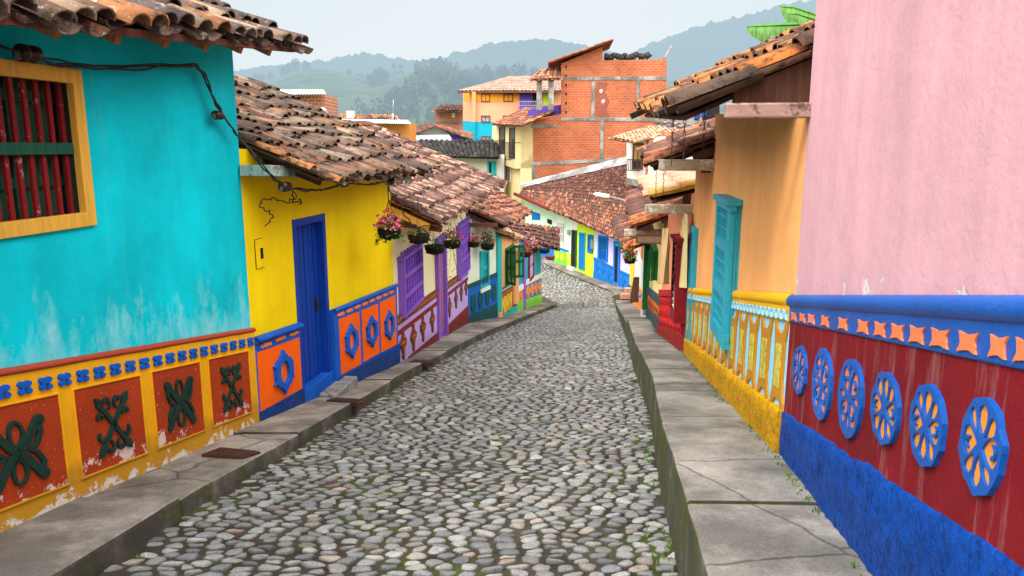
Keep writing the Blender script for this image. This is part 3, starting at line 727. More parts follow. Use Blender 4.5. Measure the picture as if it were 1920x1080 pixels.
lo = (pq[1][0][1]-W1.zb(pq[1][0][0])+pq[2][0][1]-W1.zb(pq[2][0][0]))/2; hi = (pq[1][3][1]-W1.zb(pq[1][3][0])+pq[2][2][1]-W1.zb(pq[2][2][0]))/2
sw = (W1.zb(W1.len)-W1.zb(0))/W1.len
for k, (a, b) in enumerate(spans):
    if a < .1: continue
    slab('panel', PANELRED, t, W1, strip(W1, a, b, lo, hi), .02, .033, bevel=.0)
    frame('panel_border', MUST, t, W1, strip(W1, a-.012, b+.012, lo-.012, hi+.012), .014, .025, .043, bevel=.003)
    c = (a+b)/2; hc = W1.zb(c)+(lo+hi)/2; clover = k % 2 == 1
    slabs('clover_relief' if clover else 'leaf_spray_relief', DKGREEN, t, W1, place(m_clover() if clover else m_spray(), c, hc, (b-a)*(.31 if clover else .27), (hi-lo)*(.35 if clover else .36), sw), .03, .052, bevel=.005)
ua = W1.px(36, 727); ub = W1.px(463, 640); step = (ub[0]-ua[0])/17; hf = (ua[1]-W1.zb(ua[0])+ub[1]-W1.zb(ub[0]))/2
for k in range(-14, 18):
    u = ua[0]+step*k
    if u < .3: continue
    f = slabs('flower_relief', BLUE, t, W1, place(m_flower(), u, W1.zb(u)+hf, step*.40, .056, sw), .026, .05, bevel=.004)
    slabs('flower_centre', GRN, f, W1, place([oval(0, 0, .16, .16, 8)], u, W1.zb(u)+hf, step*.4, .06, sw), .045, .058)
wn = thing  # window as part
f = frame('window', FRAMEY, t, W1, rect(U(3.91), U(4.865), -.535, .505), .095, -.02, .03)
slab('shutter', GRN, f, W1, win, -.2, -.15); frame('dark_lining', DKGREEN, f, W1, win, .012, -.15, .0, bevel=0)  # dark lining added over the plaster reveal so that it shows dark
slabs('shutter_rail', GRN, f, W1, [rect(U(3.98), U(4.79), -.26, -.19), rect(U(3.98), U(4.79), .28, .36), rect(U(4.36), U(4.41), -.46, .43)], -.15, -.12, bevel=.004)
for i in range(8):
    u = U(3.98)+.81*(i+.55)/8; mb = MB(); mb.box(W1.at(u-.017, -.45, -.075), W1.u*.034, W1.n*.025, V((0, 0, .88))); mb.build('bar', BARRED, f)
slab('cross_rail', GRN, f, W1, rect(U(3.98), U(4.79), -.05, .025), -.05, -.015, bevel=.004)
eL, eR = W1.at(0, .66-.075*U(3.8), .50), W1.at(W1.len+.30, .94, .56); up = (-W1.n*2.9+V((0, 0, 1.32)))
eL0 = eL-W1.u*.0
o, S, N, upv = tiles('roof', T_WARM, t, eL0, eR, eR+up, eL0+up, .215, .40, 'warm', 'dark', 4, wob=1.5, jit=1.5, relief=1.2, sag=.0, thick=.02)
eave_set(t, W1, (eL0+up*.02, eR-W1.u*.1+up*.02, eR-W1.u*.1+up, eL0+up), .5, 16, WOODB, WOODR, N, upv, drop=.08, rafter=(.055, .075), inset=.03)
mb = MB(); beam(mb, eL0-N*.055+upv*.03, eR-N*.055+upv*.03-W1.u*.12, .05, .05); mb.build('eave_batten', WOODR, t)
# --- yellow house
W2 = Wall(LP[1], LP[2]); L2 = W2.len
door = W2.q([(572, 728), (611, 706), (607, 403), (545, 420)]); dl = (door[0][0]+door[3][0])/2-.03; dr = 1.93
dpoly = [(dl, door[0][1]-.16), (dr, door[1][1]-.20), (dr, -.81), (dl, -.81)]
t = house('house', 'yellow house with blue plank door and orange panels with blue rings', W2, [(L2, -.12), (0, -.02)], YELLOW, [dpoly], 4.5); yel = t
lt, lb = W2.q([(474, 637), (561, 608)]), W2.q([(481, 774), (571, 723)])
slab('dado', BLUE, t, W2, [(0, W2.zb(0)-.3), (dl-.02, W2.zb(dl)-.3), (dl-.02, lt[1][1]), (0, lt[0][1])], 0, .03, bevel=.006)
rail('dado_moulding', BLUE, t, W2, (0, lt[0][1]-.005), (dl, lt[1][1]-.005), .06, .02, .04)
p1 = W2.q([(481, 773), (570, 722), (562, 629), (475, 662)]); p1[0] = (.03, p1[0][1]); p1[3] = (.03, p1[3][1]); p1[1] = (dl-.05, p1[1][1]); p1[2] = (dl-.05, p1[2][1])
slab('panel', ORANGE, t, W2, p1, .02, .035)
slab('stucco_base', BLUEST, t, W2, [(0, W2.zb(0)-.3), (dl, W2.zb(dl)-.3), (dl-.01, p1[1][1]), (0, p1[0][1])], .02, .05, bevel=.01)
c = W2.px(524, 697); e = W2.px(524, 656)
slabs('ring_relief', BLUE, t, W2, place(m_ring(), c[0], c[1], .235, e[1]-c[1]+.0, -.10), .03, .075, bevel=.007)
for x, y in [(493, 647), (520, 635), (546, 625)]:
    c = W2.px(x, y); slabs('crown_relief', STARO, t, W2, place(m_crown(), c[0], c[1], .115, .045, -.06), .028, .045, bevel=.003)
rt = W2.q([(617, 582), (735, 535)]); rb = [W2.px(634, 700), W2.px(738, 645)]
rt[1] = (L2-.01, rt[1][1]); r0 = dr+.03
slab('dado', BLUE, t, W2, [(r0, W2.zb(r0)-.3), (L2, W2.zb(L2)-.3), (L2, rt[1][1]), (r0, rt[0][1])], -.02, .06, bevel=.008)
rail('dado_moulding', BLUE, t, W2, (r0, rt[0][1]-.01), (L2, rt[1][1]-.01), .045, .05, .03)
slab('stucco_base', BLUEST, t, W2, [(r0, W2.zb(r0)-.3), (L2, W2.zb(L2)-.3), (L2, rb[1][1]-.01), (r0, rb[0][1]-.02)], .05, .085, bevel=.01)
rp = [[(634, 700), (670, 681.5), (664.5, 584), (624, 600)], [(674.6, 677.6), (704.5, 661), (700, 569.5), (669, 582)], [(708, 660), (738, 644.5), (732.5, 554), (704, 567)]]
for (pp, (cx, cy, hh)) in zip(rp, [(649, 639, 33), (687, 621, 30), (721.6, 609, 28)]):
    q = W2.q(pp); a = (q[0][0]+q[3][0])/2; b = (q[1][0]+q[2][0])/2
    slab('panel', ORANGE, t, W2, [(a, q[0][1]), (b, q[1][1]), (b, q[2][1]), (a, q[3][1])], .05, .066)
    c = W2.px(cx, cy); e = W2.px(cx, cy-hh); slabs('ring_relief', BLUE, t, W2, place(m_ring(), (a+b)/2, c[1], .24, e[1]-c[1], -.07), .06, .105, bevel=.007)
for k in range(8):
    x, y = lerp((630, 589), (726, 548), k/7); c = W2.px(x, y, .06); u = .0; a = W2.px(630, 589)[0]; b = W2.px(726, 548)[0]
    u = a+(b-a)*k/7; z = lerp(W2.px(630, 589), W2.px(726, 548), k/7)[1]
    slabs('crown_relief', STARO, t, W2, place(m_crown(), u, z, .115, .05, -.06), .055, .075, bevel=.003)
fr = frame('door_frame', DOORBLUE, t, W2, [(dl-.01, dpoly[0][1]), (dr+.01, dpoly[1][1]), (dr+.01, -.80), (dl-.01, -.80)], .085, -.16, .012, bottom=False)
d_ = planks('door', DOORBLUE, t, W2, [(dl+.07, dpoly[0][1]+.0), (dr-.06, dpoly[1][1]+.0), (dr-.06, -.89), (dl+.07, -.89)], -.09, 6, .018)
mb = MB(); mb.box(W2.at(dr-.2, -1.98, -.09), W2.u*.05, W2.n*.03, V((0, 0, .16))); mb.build('lock', IRON, d_)
mb = MB(); zt0 = W2.zb(1.3)+.10
mb.box(W2.at(dl-.05, W2.zb(dl)-.3, -.16), W2.u*(dr-dl+.1), W2.n*.18, V((0, 0, .42-(.0)))); mb.build('threshold', BLUE, t, .01)
mb = MB(); mb.box(W2.at(1.45, W2.zb(2.2)-.2, .03), W2.u*.75, W2.n*.22, V((0, 0, .36))); mb.build('door_step', CONCP, t, .02)
mq = W2.q([(480, 504), (494.5, 500), (490.5, 447), (477, 450)]); a, b = (mq[0][0]+mq[3][0])/2, (mq[1][0]+mq[2][0])/2
bx = slab('meter_box', YELLOW, t, W2, rect(a, b, mq[0][1], mq[2][1]), 0, .02, bevel=.004)
slab('meter_window', DARK, bx, W2, rect(a+.07, a+.125, mq[2][1]-.2, mq[2][1]-.09), .018, .024)
frame('meter_box_edge', DARK, bx, W2, rect(a-.006, b+.006, mq[0][1]-.006, mq[2][1]+.006), .006, .0, .006, bevel=0)
eL, eR = P(600, 326, 7.38), P(815, 316, 11.85); bk = V((-W2.n.x, -W2.n.y, 0)); rl = eL+bk*3.3+V((0, 0, 1.32)); rr = P(486, 163, 12.4)
def zone(s, t_, base, rn, kind):
    if s < .085 and t_ < .50 and rn.random() < .6 and kind == 0: return (.52, .22, .08)
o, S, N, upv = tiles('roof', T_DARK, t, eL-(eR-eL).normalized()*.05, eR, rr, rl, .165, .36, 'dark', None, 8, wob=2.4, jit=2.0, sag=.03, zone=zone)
ridge_row('ridge_tiles', T_DARK, t, rl-W2.u*.2, rr+(rr-rl).normalized()*.05, 'dark', .14, .36, 5)
deck(t, eL, eR, rr, rl, N, WOODD)
slab('fascia', PALEG, t, W2, [W2.px(446, 330), (L2+.03, -.52), (L2+.03, -.40), W2.px(446, 309)], .02, .34, bevel=.006)
for k in range(9):
    mb = MB(); a = eL.lerp(eR, (k+.5)/9)-N*.12+upv*.06; beam(mb, a, a+(rl-eL).normalized()*.9, .06, .07); mb.build('rafter', WOODD, t)
# --- cream house with purple joinery
W3 = Wall(LP[2], LP[3]); L3 = W3.len
l1 = W3.q([(747, 592), (782.6, 567), (782, 460), (745.5, 480)]); l2 = W3.q([(855.5, 522), (874.5, 509), (873, 411), (855.5, 424)])
dq = W3.q([(817, 622), (833, 609), (834, 437), (815, 446)]); d0, d1 = (dq[0][0]+dq[3][0])/2, (dq[1][0]+dq[2][0])/2; dt = (dq[2][1]+dq[3][1])/2
dp = [(d0, W3.zb(d0)-.1), (d1, W3.zb(d1)-.1), (d1, dt), (d0, dt)]
t = house('house', 'cream house with purple lattice windows and lilac dado with brown crosses', W3, [(L3, -1.52), (0, -1.0)], CREAM, [dp], 4.5); crm = t
tl, tr = W3.px(741, 593), W3.px(876, 502); tl = (0, tl[1]); tr = (L3, tr[1]); zt = lambda u: tl[1]+(tr[1]-tl[1])*u/L3
bl_, br_ = W3.px(745.5, 684), W3.px(818, 632); zl = lambda u: min(bl_[1]+(br_[1]-bl_[1])*(u-bl_[0])/(br_[0]-bl_[0]), zt(u)-.6)
for a, b, name in ((0, d0, 0), (d1, L3, 1)):
    slab('dado', LILAC, t, W3, [(a, W3.zb(a)-.3), (b, W3.zb(b)-.3), (b, zt(b)-.1), (a, zt(a)-.1)], 0, .025)
    slab('frieze', BROWN, t, W3, [(a, zt(a)-.15), (b, zt(b)-.15), (b, zt(b)), (a, zt(a))], .0, .05, bevel=.006)
    slab('dado_stripe', MAROON, t, W3, [(a, zt(a)-.33), (b, zt(b)-.33), (b, zt(b)-.25), (a, zt(a)-.25)], .02, .04)
    n = int((b-a)/.16); slabs('frieze_dots', RUST, t, W3, [oval(a+(i+.5)*(b-a)/n, zt(a+(i+.5)*(b-a)/n)-.075, .055, .045, 4, 0) for i in range(n)], .045, .056)
lowz = W3.q([(762, 674), (818, 630)])
slab('plinth', MAROON, t, W3, [(lowz[0][0], W3.zb(lowz[0][0])-.2), (d0, W3.zb(d0)-.3), (d0, W3.zb(d0)+.18), (lowz[0][0], W3.zb(lowz[0][0])+.01)], .02, .05)
rz = W3.q([(835.5, 611), (876, 572)])
slab('plinth', MAROON, t, W3, [(d1, W3.zb(d1)-.3), (L3, W3.zb(L3)-.3), (L3, rz[1][1]), (d1, rz[0][1])], .02, .05)
for (x, y, h) in [(751.5, 646, 30), (771, 632.6, 28), (789, 616, 26), (807, 601, 24), (839.6, 576, 20), (852, 561, 18), (862, 549, 17), (871, 540, 15)]:
    c = W3.px(x, y); e = W3.px(x, y-h)
    f = slabs('cross_relief', BROWN, t, W3, place(m_fleur(), c[0], c[1], .24, e[1]-c[1], -.1), .02, .06, bevel=.006)
    slabs('cross_inlay', RUST, f, W3, place([oval(0, .12, .2, .1, 8), oval(.5, .12, .16, .1, 8), oval(-.5, .12, .16, .1, 8), oval(0, .55, .12, .14, 8), oval(0, -.3, .12, .14, 8)], c[0], c[1], .24, e[1]-c[1], -.1), .055, .07)
def lattice(t, W, u0, u1, z0, z1, n, d=.12, rows=3, mat=PURPLE, name='lattice_window', sl=0):
    f = slabs(name, mat, t, W, [rect(u0-.03, u1+.03, z1-.05, z1), rect(u0-.03, u1+.03, z0, z0+.05), rect(u0, u0+.06, z0+.05, z1-.05), rect(u1-.06, u1, z0+.05, z1-.05)]+[rect(u0+.06, u1-.06, z0+(z1-z0)*k/rows-.035, z0+(z1-z0)*k/rows+.035) for k in range(1, rows)], .0, d, bevel=.006)
    slab('backing', mat, f, W, rect(u0+.02, u1-.02, z0+.02, z1-.02), .0, .02)
    for k in range(rows):
        za = z0+(z1-z0)*k/rows+.03; hh = (z1-z0)/rows-.06
        for i in range(n):
            u = u0+.06+(u1-u0-.12)*(i+.5)/n
            mb = MB(); mb.lathe(W.at(u, za, d-.035), [(.012, 0), (.026, hh*.12), (.014, hh*.22), (.032, hh*.42), (.018, hh*.55), (.03, hh*.7), (.014, hh*.82), (.026, hh*.9), (.012, hh)], 7); mb.build('baluster', mat, f)
    mb = MB()
    for i in range(n+1): mb.box(W.at(u0+(u1-u0)*i/n-.02, z1, d-.06), W.u*.04, W.n*.04, V((0, 0, .09)))
    mb.build('cresting', mat, f)
    return f
for lq in (l1, l2):     # (BL, BR, TR, TL) as surveyed
    zs_ = sorted(p[1] for p in lq); lattice(t, W3, (lq[0][0]+lq[3][0])/2, (lq[1][0]+lq[2][0])/2, (zs_[0]+zs_[1])/2, (zs_[2]+zs_[3])/2, 7)
frame('door_frame', PURPLE, t, W3, dp, .13, -.1, .07, bottom=False)
planks('door', PURPLE, t, W3, [(d0+.13, dp[0][1]), (d1-.13, dp[1][1]), (d1-.13, dt-.13), (d0+.13, dt-.13)], -.03, 6, .025)
slabs('door_strips', ORN, t, W3, [[(u, W3.zb(u)+.1), (u+.025, W3.zb(u)+.1), (u+.025, dt-.2), (u, dt-.2)] for u in np.linspace(d0+.2, d1-.2, 4)], -.03, -.015)
eL, eR = P(821, 418, 11.6), P(943, 346, 20.7); rr = P(699, 236, 21.2); rl = eL+bk*3.7+V((0, 0, 1.62))
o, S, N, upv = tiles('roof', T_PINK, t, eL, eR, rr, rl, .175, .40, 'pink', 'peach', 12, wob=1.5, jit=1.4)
deck(t, eL, eR, rr, rl, N, WOODR)
ridge_row('ridge_tiles', T_RED, t, rl, rr, 'maroon', .13, .4, 6)
mb = MB(); beam(mb, eL-N*.12+upv*.1, eL-N*.12+(rl-eL)*.75, .07, .11); mb.build('verge_board', FRAMEY, t)
mb = MB(); beam(mb, W3.at(.12, -1.15, -.3), W3.at(.12, -1.28, .78), .09, .10); mb.build('purlin', WOODR, t)
slab('gable', WOODD, t, Wall(W3.at(0, 0, -3.5), W3.at(0, 0, .0)), [(0, -1.1), (3.55, -1.15), (3.55, -1.0), (.3, .3)], -.2, -.02)
# --- pale house with teal window
W4 = Wall(LP[3], LP[4]); L4 = W4.len
wq = W4.q([(898.7, 541), (914, 531), (915, 470), (901, 471)]); a, b = (wq[0][0]+wq[3][0])/2, (wq[1][0]+wq[2][0])/2; z0, z1 = (wq[0][1]+wq[1][1])/2, (wq[2][1]+wq[3][1])/2
t = house('house', 'pale mint house with teal shuttered window and dark jars on blue dado', W4, [(L4, -2.0), (0, -2.0)], PALE, [rect(a, b, z0, z1)], 5)
pu = W4.px(930, 500)[0]; dz0, dz1 = W4.px(876, 534)[1], W4.px(930, 511)[1]; zt4 = (dz0+dz1)/2
lo0, lo1 = W4.px(877, 592)[1], W4.px(928, 569)[1]
slab('dado', NAVY, t, W4, [(0, W4.zb(0)-.3), (pu, W4.zb(pu)-.3), (pu, zt4), (0, zt4)], 0, .025)
slab('frieze', TEALD, t, W4, rect(0, pu, zt4-.11, zt4), .0, .05, bevel=.005)
slab('plinth', TEALD, t, W4, [(0, W4.zb(0)-.3), (pu, W4.zb(pu)-.3), (pu, lo1), (0, lo0)], .02, .05)
for x, y in [(885, 569), (898.7, 562), (912, 555), (924, 548)]:
    c = W4.px(x, y); slabs('jar_relief', TEALD, t, W4, place(m_jar(), c[0], c[1], .18, .26, -.05), .02, .055, bevel=.006)
f = frame('window', TEAL, t, W4, rect(a-.03, b+.03, z0-.04, z1+.03), .08, -.08, .05)
planks('shutter', TEAL, f, W4, rect(a+.05, b-.05, z0+.04, z1-.05), -.03, 4, .02); slab('shutter_rail', TEAL, f, W4, rect(a+.05, b-.05, (z0+z1)/2-.06, (z0+z1)/2+.06), -.03, .0)
slab('window_sill', PALE, f, W4, rect(a-.06, b+.06, z0-.16, z0-.05), 0, .07)
slab('corner_pillar', TEAL, t, W4, [(pu, W4.zb(pu)+.15), (L4, W4.zb(L4)+.15), (L4, -2.05), (pu, -2.05)], 0, .06)
slab('pillar_foot', PEACH, t, W4, [(pu, W4.zb(pu)-.3), (L4, W4.zb(L4)-.3), (L4, W4.zb(L4)+.16), (pu, W4.zb(pu)+.16)], 0, .09)
eL, eR = P(943, 425, 20.6), P(997, 397, 25.0); bk4 = V((-W4.n.x, -W4.n.y, 0)); rl = P(858, 385, 21.2)+bk4*1.4+V((-.4, 0, .72)); rr = P(925, 355, 26.5)
o, S, N, upv = tiles('roof', T_RED, t, eL, eR, rr, rl, .185, .40, 'red', 'maroon', 15, wob=1.8, jit=1.5); deck(t, eL, eR, rr, rl, N, WOODD)
mb = MB(); beam(mb, eL-N*.10+upv*.1, eL-N*.10+(rl-eL)*.8, .07, .11); mb.build('verge_board', WOODD, t)
mb = MB(); beam(mb, W4.at(-.2, -2.1, .0), W4.at(.1, -2.1, .9), .1, .11); mb.build('purlin', WOODR, t)
PERI = paint('periwinkle dado', (.10, .20, .55), .15, .15, dirt=.2)
# --- orange house and teal house at the end of the row
W5 = Wall(LP[4], LP[5]); um = W5.px(968, 520)[0]
wq = W5.q([(947.6, 530), (960, 524), (960, 462), (948, 467)]); a, b = wq[0][0], wq[1][0]; z0, z1 = (wq[0][1]+wq[1][1])/2, (wq[2][1]+wq[3][1])/2
t = house('house', 'small peach house with open green shutters and yellow zigzag dado', W5, [(um, -3.12), (0, -2.45)], PEACH, [rect(a, b, z0, z1)], 4, u1=um)
z_ = W5.q([(939.5, 540.5), (960, 529)]); k_ = (z_[1][1]-z_[0][1])/max(.1, z_[1][0]-z_[0][0]); zt5 = lambda u: z_[0][1]+k_*(u-z_[0][0])
g_ = W5.q([(939.5, 588), (967, 571)]); kg = (g_[1][1]-g_[0][1])/(g_[1][0]-g_[0][0]); zg5 = lambda u: g_[0][1]+kg*(u-g_[0][0])
pd = W5.px(960.5, 540)[0]
slab('dado', TERRA, t, W5, [(0, W5.zb(0)-.3), (um, W5.zb(um)-.3), (um, zt5(um)), (0, zt5(0))], 0, .025)
slab('frieze', GREENJ, t, W5, [(0, zt5(0)-.14), (pd, zt5(pd)-.14), (pd, zt5(pd)), (0, zt5(0))], 0, .05)
slabs('frieze_dots', WHITEJ, t, W5, [oval(u, zt5(u)-.07, .05, .03, 6) for u in np.linspace(.15, pd-.1, 9)], .045, .06)
slab('plinth', TEAL, t, W5, [(0, W5.zb(0)-.3), (um, W5.zb(um)-.3), (um, zg5(um)), (0, zg5(0)-.05)], .02, .05)
zz = []
for k in range(3):
    u = .12+k*(pd-.25)/3; wz = (pd-.25)/3*.9; za = zt5(u)-.85; zc = zt5(u)-.33
    zz += [stroke([(u, za), (u+.04, zc)], .05), stroke([(u+.04, zc-.06), (u+wz*.6, za+.05)], .05), stroke([(u+wz*.6, za), (u+wz*.66, zc)], .05)]
slabs('zigzag_relief', YEL, t, W5, zz, .02, .05)
f = frame('window', GREENJ, t, W5, rect(a-.05, b+.05, z0-.05, z1+.05), .09, -.08, .04); slab('pane', DARK, f, W5, rect(a, b, z0, z1), -.3, -.2)
for hd, sg in ((a, -1), (b, 1)):
    p = W5.at(hd, z0, .04); dr_ = (W5.n*.8+W5.u*sg*.55).normalized(); mb = MB(); w_ = (b-a)*.36
    for zz0, zz1 in ((z0, z0+.09), (z1-.09, z1), ((z0+z1)/2-.05, (z0+z1)/2+.05)): mb.box(V((p.x, p.y, zz0)), dr_*w_, W5.u*.04, V((0, 0, zz1-zz0)))
    for q in (0, w_-.08, w_*.45): mb.box(V((p.x, p.y, z0))+dr_*q, dr_*.08, W5.u*.035, V((0, 0, z1-z0)))
    mb.build('shutter', GREENJ, f)
slab('door', PEACH, t, W5, [(pd, W5.zb(pd)+.3), (um-.05, W5.zb(um)+.3), (um-.05, zt5(um)+1.65), (pd, zt5(pd)+1.65)], .02, .10, bevel=.01)
t = house('house', 'teal house at the end of the left row with orange diamonds', W5, [(W5.len, -3.95), (um, -3.12)], TQ2, [], 3, u0=um)
UE = W5.len; dA, dB = W5.px(979, 520)[0], W5.px(983.5, 520)[0]; fz = W5.q([(968, 538), (979, 532)]); fz2 = W5.q([(984, 525), (1011, 513)])
for (a, b, (qa, qb)) in ((um, dA, fz), (dB, UE, fz2)):
    k = (qb[1]-qa[1])/(qb[0]-qa[0]); z = lambda u: qa[1]+k*(u-qa[0])
    slab('dado', PERI, t, W5, [(a, W5.zb(a)-.3), (b, W5.zb(b)-.3), (b, z(b)), (a, z(a))], 0, .025)
    slab('frieze', WHITEJ, t, W5, [(a, z(a)-.2), (b, z(b)-.2), (b, z(b)), (a, z(a))], 0, .06, bevel=.01)
    g0, g1 = (W5.zb(a)+.35, W5.zb(b)+.42)
    slab('plinth', GRASSG, t, W5, [(a, W5.zb(a)-.3), (b, W5.zb(b)-.3), (b, g1), (a, g0)], .02, .05)
    n = 2 if b == dA else 4
    for i in range(n):
        u = a+(b-a)*(i+.6)/(n+.2); c = (z(u)-.2+g0+(g1-g0)*(u-a)/(b-a))/2
        slabs('diamond_relief', ORN, t, W5, place(m_diamond(), u, c, (b-a)/n*.42, .26, -.12), .02, .05, bevel=.005)
slab('door', PURPLE, t, W5, [(dA, W5.zb(dA)+.05), (dB, W5.zb(dB)+.05), (dB, -3.2), (dA, -3.1)], 0, .06)
wq = W5.q([(990, 528), (999, 522), (998, 470), (990, 474)]); a, b = wq[0][0], wq[1][0]; z0, z1 = (wq[0][1]+wq[1][1])/2, min(-3.4, (wq[2][1]+wq[3][1])/2)
f = frame('window', MAROON, t, W5, rect(a, b, z0, z1), .13, 0, .06); slabs('shutter', LILAC, f, W5, [rect(a+.1, b-.1, z0+.1, (z0+z1)/2-.05), rect(a+.1, b-.1, (z0+z1)/2+.05, z1-.1)], 0, .03)
e0, e1, e2 = P(944, 438, 22.6), P(986, 450, 27.5), P(1048, 468, 30.6); bk5 = V((-W5.n.x, -W5.n.y, 0)); r0, r1, r2 = e0+bk5*2.2+V((0, 0, .95)), e1+bk5*1.5+V((0, 0, .72)), P(1046, 428, 32.8)
zp = lambda s, t_, base, rn, kind: (pick(PAL['peach'], rn) if rn.random() < .9 else None)
o, S, N, upv = tiles('roof', T_CLEAN, t, e0, e1, r1, r0, .22, .42, 'peach', 'peach', 21, wob=1.2)
deck(t, e0, e1, r1, r0, N, WOODD); o, S, N, upv = tiles('roof', T_RED, t, e1, e2, r2, r1, .22, .42, 'maroon', 'maroon', 22, wob=1.4, jit=1.5); deck(t, e1, e2, r2, r1, N, WOODD)
# ------------------------------------------------------------------ right-hand houses
def house_r(*a, **k): return house(*a, **k)
# --- pink house nearest the camera
W6 = Wall(RP[1], RP[0]); L6 = W6.len         # u grows towards the camera
t = house('house', 'pink house with wine red dado and blue wheel medallions', W6, [(L6, 2.6), (0, 2.6)], PINK, [], 4)
zz0 = W6.px(1485, 561)[1]; k6 = ((W6.px(1920, 583)[1])-zz0)/W6.px(1920, 590)[0]; top6 = lambda u: zz0+k6*u
b0 = W6.px(1482, 603); b1 = W6.px(1920, 692); kb = (b1[1]-b0[1])/(b1[0]-b0[0]); bot6 = lambda u: b0[1]+kb*(u-b0[0])
s0, s1 = W6.px(1472, 768), W6.px(1920, 1054); ks = (s1[1]-s0[1])/(s1[0]-s0[0]); st6 = lambda u: s0[1]+ks*(u-s0[0])
slab('dado', WINE, t, W6, [(-.0, W6.zb(0)-.35), (L6, W6.zb(L6)-.35), (L6, bot6(L6)+.1), (0, bot6(0)+.1)], 0, .02)
slab('frieze', BLUE2, t, W6, [(-.012, bot6(0)), (L6, bot6(L6)), (L6, top6(L6)), (-.012, top6(0))], 0, .03, bevel=.008)
rail('dado_moulding', BLUE2, t, W6, (-.03, top6(0)), (L6, top6(L6)), .032, .018, .04)
mb = MB(); K = int(L6/.03); rows = []
for i in range(K+1):      # rough rendered base with a wavy upper edge
    u = L6*i/K; zt_ = st6(u)+.018*noise.noise(V((u*3.1, 4, 0)))+.012*noise.noise(V((u*9, 4, 2)))
    rows.append([W6.at(u, zt_, .018), W6.at(u, zt_-.010, .030)]+[W6.at(u, zt_-.018-(zt_-W6.zb(u)+.3)*q/14, .034+.012*noise.noise(V((u*16, q*1.3, 7)))) for q in range(15)])
vs = [p for r in rows for p in r]; m_ = len(rows[0]); uvs = []
mb.mesh(vs, [(i*m_+k, i*m_+k+1, (i+1)*m_+k+1, (i+1)*m_+k) for i in range(K) for k in range(m_-1)], None)
mb.face([rows[0][k] for k in range(m_-1, -1, -1)])
for fi, f in enumerate(mb.f): mb.uv[fi] = [(0, mb.v[q][2]-W6.zb((V(mb.v[q])-W6.A).dot(W6.u))) for q in f]
mb.face([W6.at(0, rows[0][-1].z, 0), W6.at(0, rows[0][0].z, 0)]+rows[0]); mb.build('stucco_base', BLUEST2, t)
sx = [(1490, 587.5), (1506, 590), (1522.7, 594), (1548.6, 597), (1582, 603), (1619.7, 609), (1652, 613), (1684.5, 618.5), (1721, 624), (1764, 632.5), (1817, 640), (1874, 648.6), (1924, 661)]
prevu = None; us6 = []
for (x, y) in sx: us6.append(W6.px(x, y, .03)[0])
stp = us6[-1]-us6[-2]
for k in range(8): us6.append(us6[-1]+stp)
for i, u in enumerate(us6):
    if u > L6-.15: continue
    sp = (us6[i+1]-u) if i+1 < len(us6) else stp; zc = bot6(u)+(top6(u)-.045-bot6(u))*.48; hh = (top6(u)-.045-bot6(u))*.30
    slabs('star_relief', STARO, t, W6, place(m_star(), u, zc, min(.075, max(.045, sp*.34)), hh, kb), .026, .037, bevel=.002)
med = [(1498, 695, 12.5, 50, 10), (1540, 722, 17.6, 72, 30), (1593, 748, 22, 81, 30), (1658.6, 768, 27, 76, 10), (1737, 800, 33, 86, 10), (1840, 840, 42, 101, 10), (1978, 905, 56, 118, 10)]
for i, (x, y, hw, hh, n) in enumerate(med):
    l, r = W6.px(x-hw, y, .035)[0], W6.px(x+hw, y, .035)[0]; zt_, zb_ = W6.px(x, y-hh, .035)[1], W6.px(x, y+hh, .035)[1]; a, b = abs(r-l)/2, (zt_-zb_)/2; c = ((l+r)/2, (zt_+zb_)/2)
    f = slabs('medallion', BLUE2, t, W6, place(m_wheel('oval' if i in (1, 2) else 'oct'), c[0], c[1], a, b, ks*.4, .07), .014, .038, bevel=.009)
    slabs('medallion_inlay', WHEELO if i > 2 else STARO, f, W6, place([oval(0, 0, .88, .88, 24)], c[0], c[1], a, b, ks*.4), .012, .029)
# --- orange house
W7 = Wall(RP[2], RP[1]); L7 = W7.len
t = house('house', 'orange house with cyan lattice window and ochre baluster dado', W7, [(L7, .22), (L7-4.05, .36), (L7-4.06, -.12), (0, -.30)], TANG, [], 4.5)
ta = W7.q([(1297, 541), (1484, 555)]); kt = (ta[1][1]-ta[0][1])/(ta[1][0]-ta[0][0]); tp7 = lambda u: ta[0][1]+kt*(u-ta[0][0])
fa = W7.q([(1294, 561), (1483, 603)]); kf = (fa[1][1]-fa[0][1])/(fa[1][0]-fa[0][0]); fb7 = lambda u: fa[0][1]+kf*(u-fa[0][0])
ya = W7.q([(1291, 633), (1470, 764)]); ky = (ya[1][1]-ya[0][1])/(ya[1][0]-ya[0][0]); yb7 = lambda u: ya[0][1]+ky*(u-ya[0][0])
c0 = W7.px(1303, 640)[0]*0+.0; s0_, s1_ = W7.px(1330, 400)[0], W7.px(1384, 500)[0]
slab('dado', SKYB, t, W7, [(0, yb7(0)-.05), (L7, yb7(L7)-.05), (L7, fb7(L7)+.02), (0, fb7(0)+.02)], 0, .018)
slab('frieze', AMBER, t, W7, [(0, fb7(0)), (L7, fb7(L7)), (L7, tp7(L7)-.03), (0, tp7(0)-.03)], 0, .035, bevel=.006)
rail('dado_moulding', AMBER, t, W7, (0, tp7(0)-.03), (L7, tp7(L7)-.03), .038, .01, .045)
mb = MB(); K = int(L7/.04); rows = []
for i in range(K+1):
    u = L7*i/K; zt_ = yb7(u)+.015*noise.noise(V((u*4, 9, 0)))
    rows.append([W7.at(u, zt_, .015), W7.at(u, zt_-.012, .05)]+[W7.at(u, zt_-.02-(zt_-W7.zb(u)+.3)*q/10, .058+.014*noise.noise(V((u*14, q*1.3, 3)))) for q in range(11)])
vs = [p for r in rows for p in r]; m_ = len(rows[0])
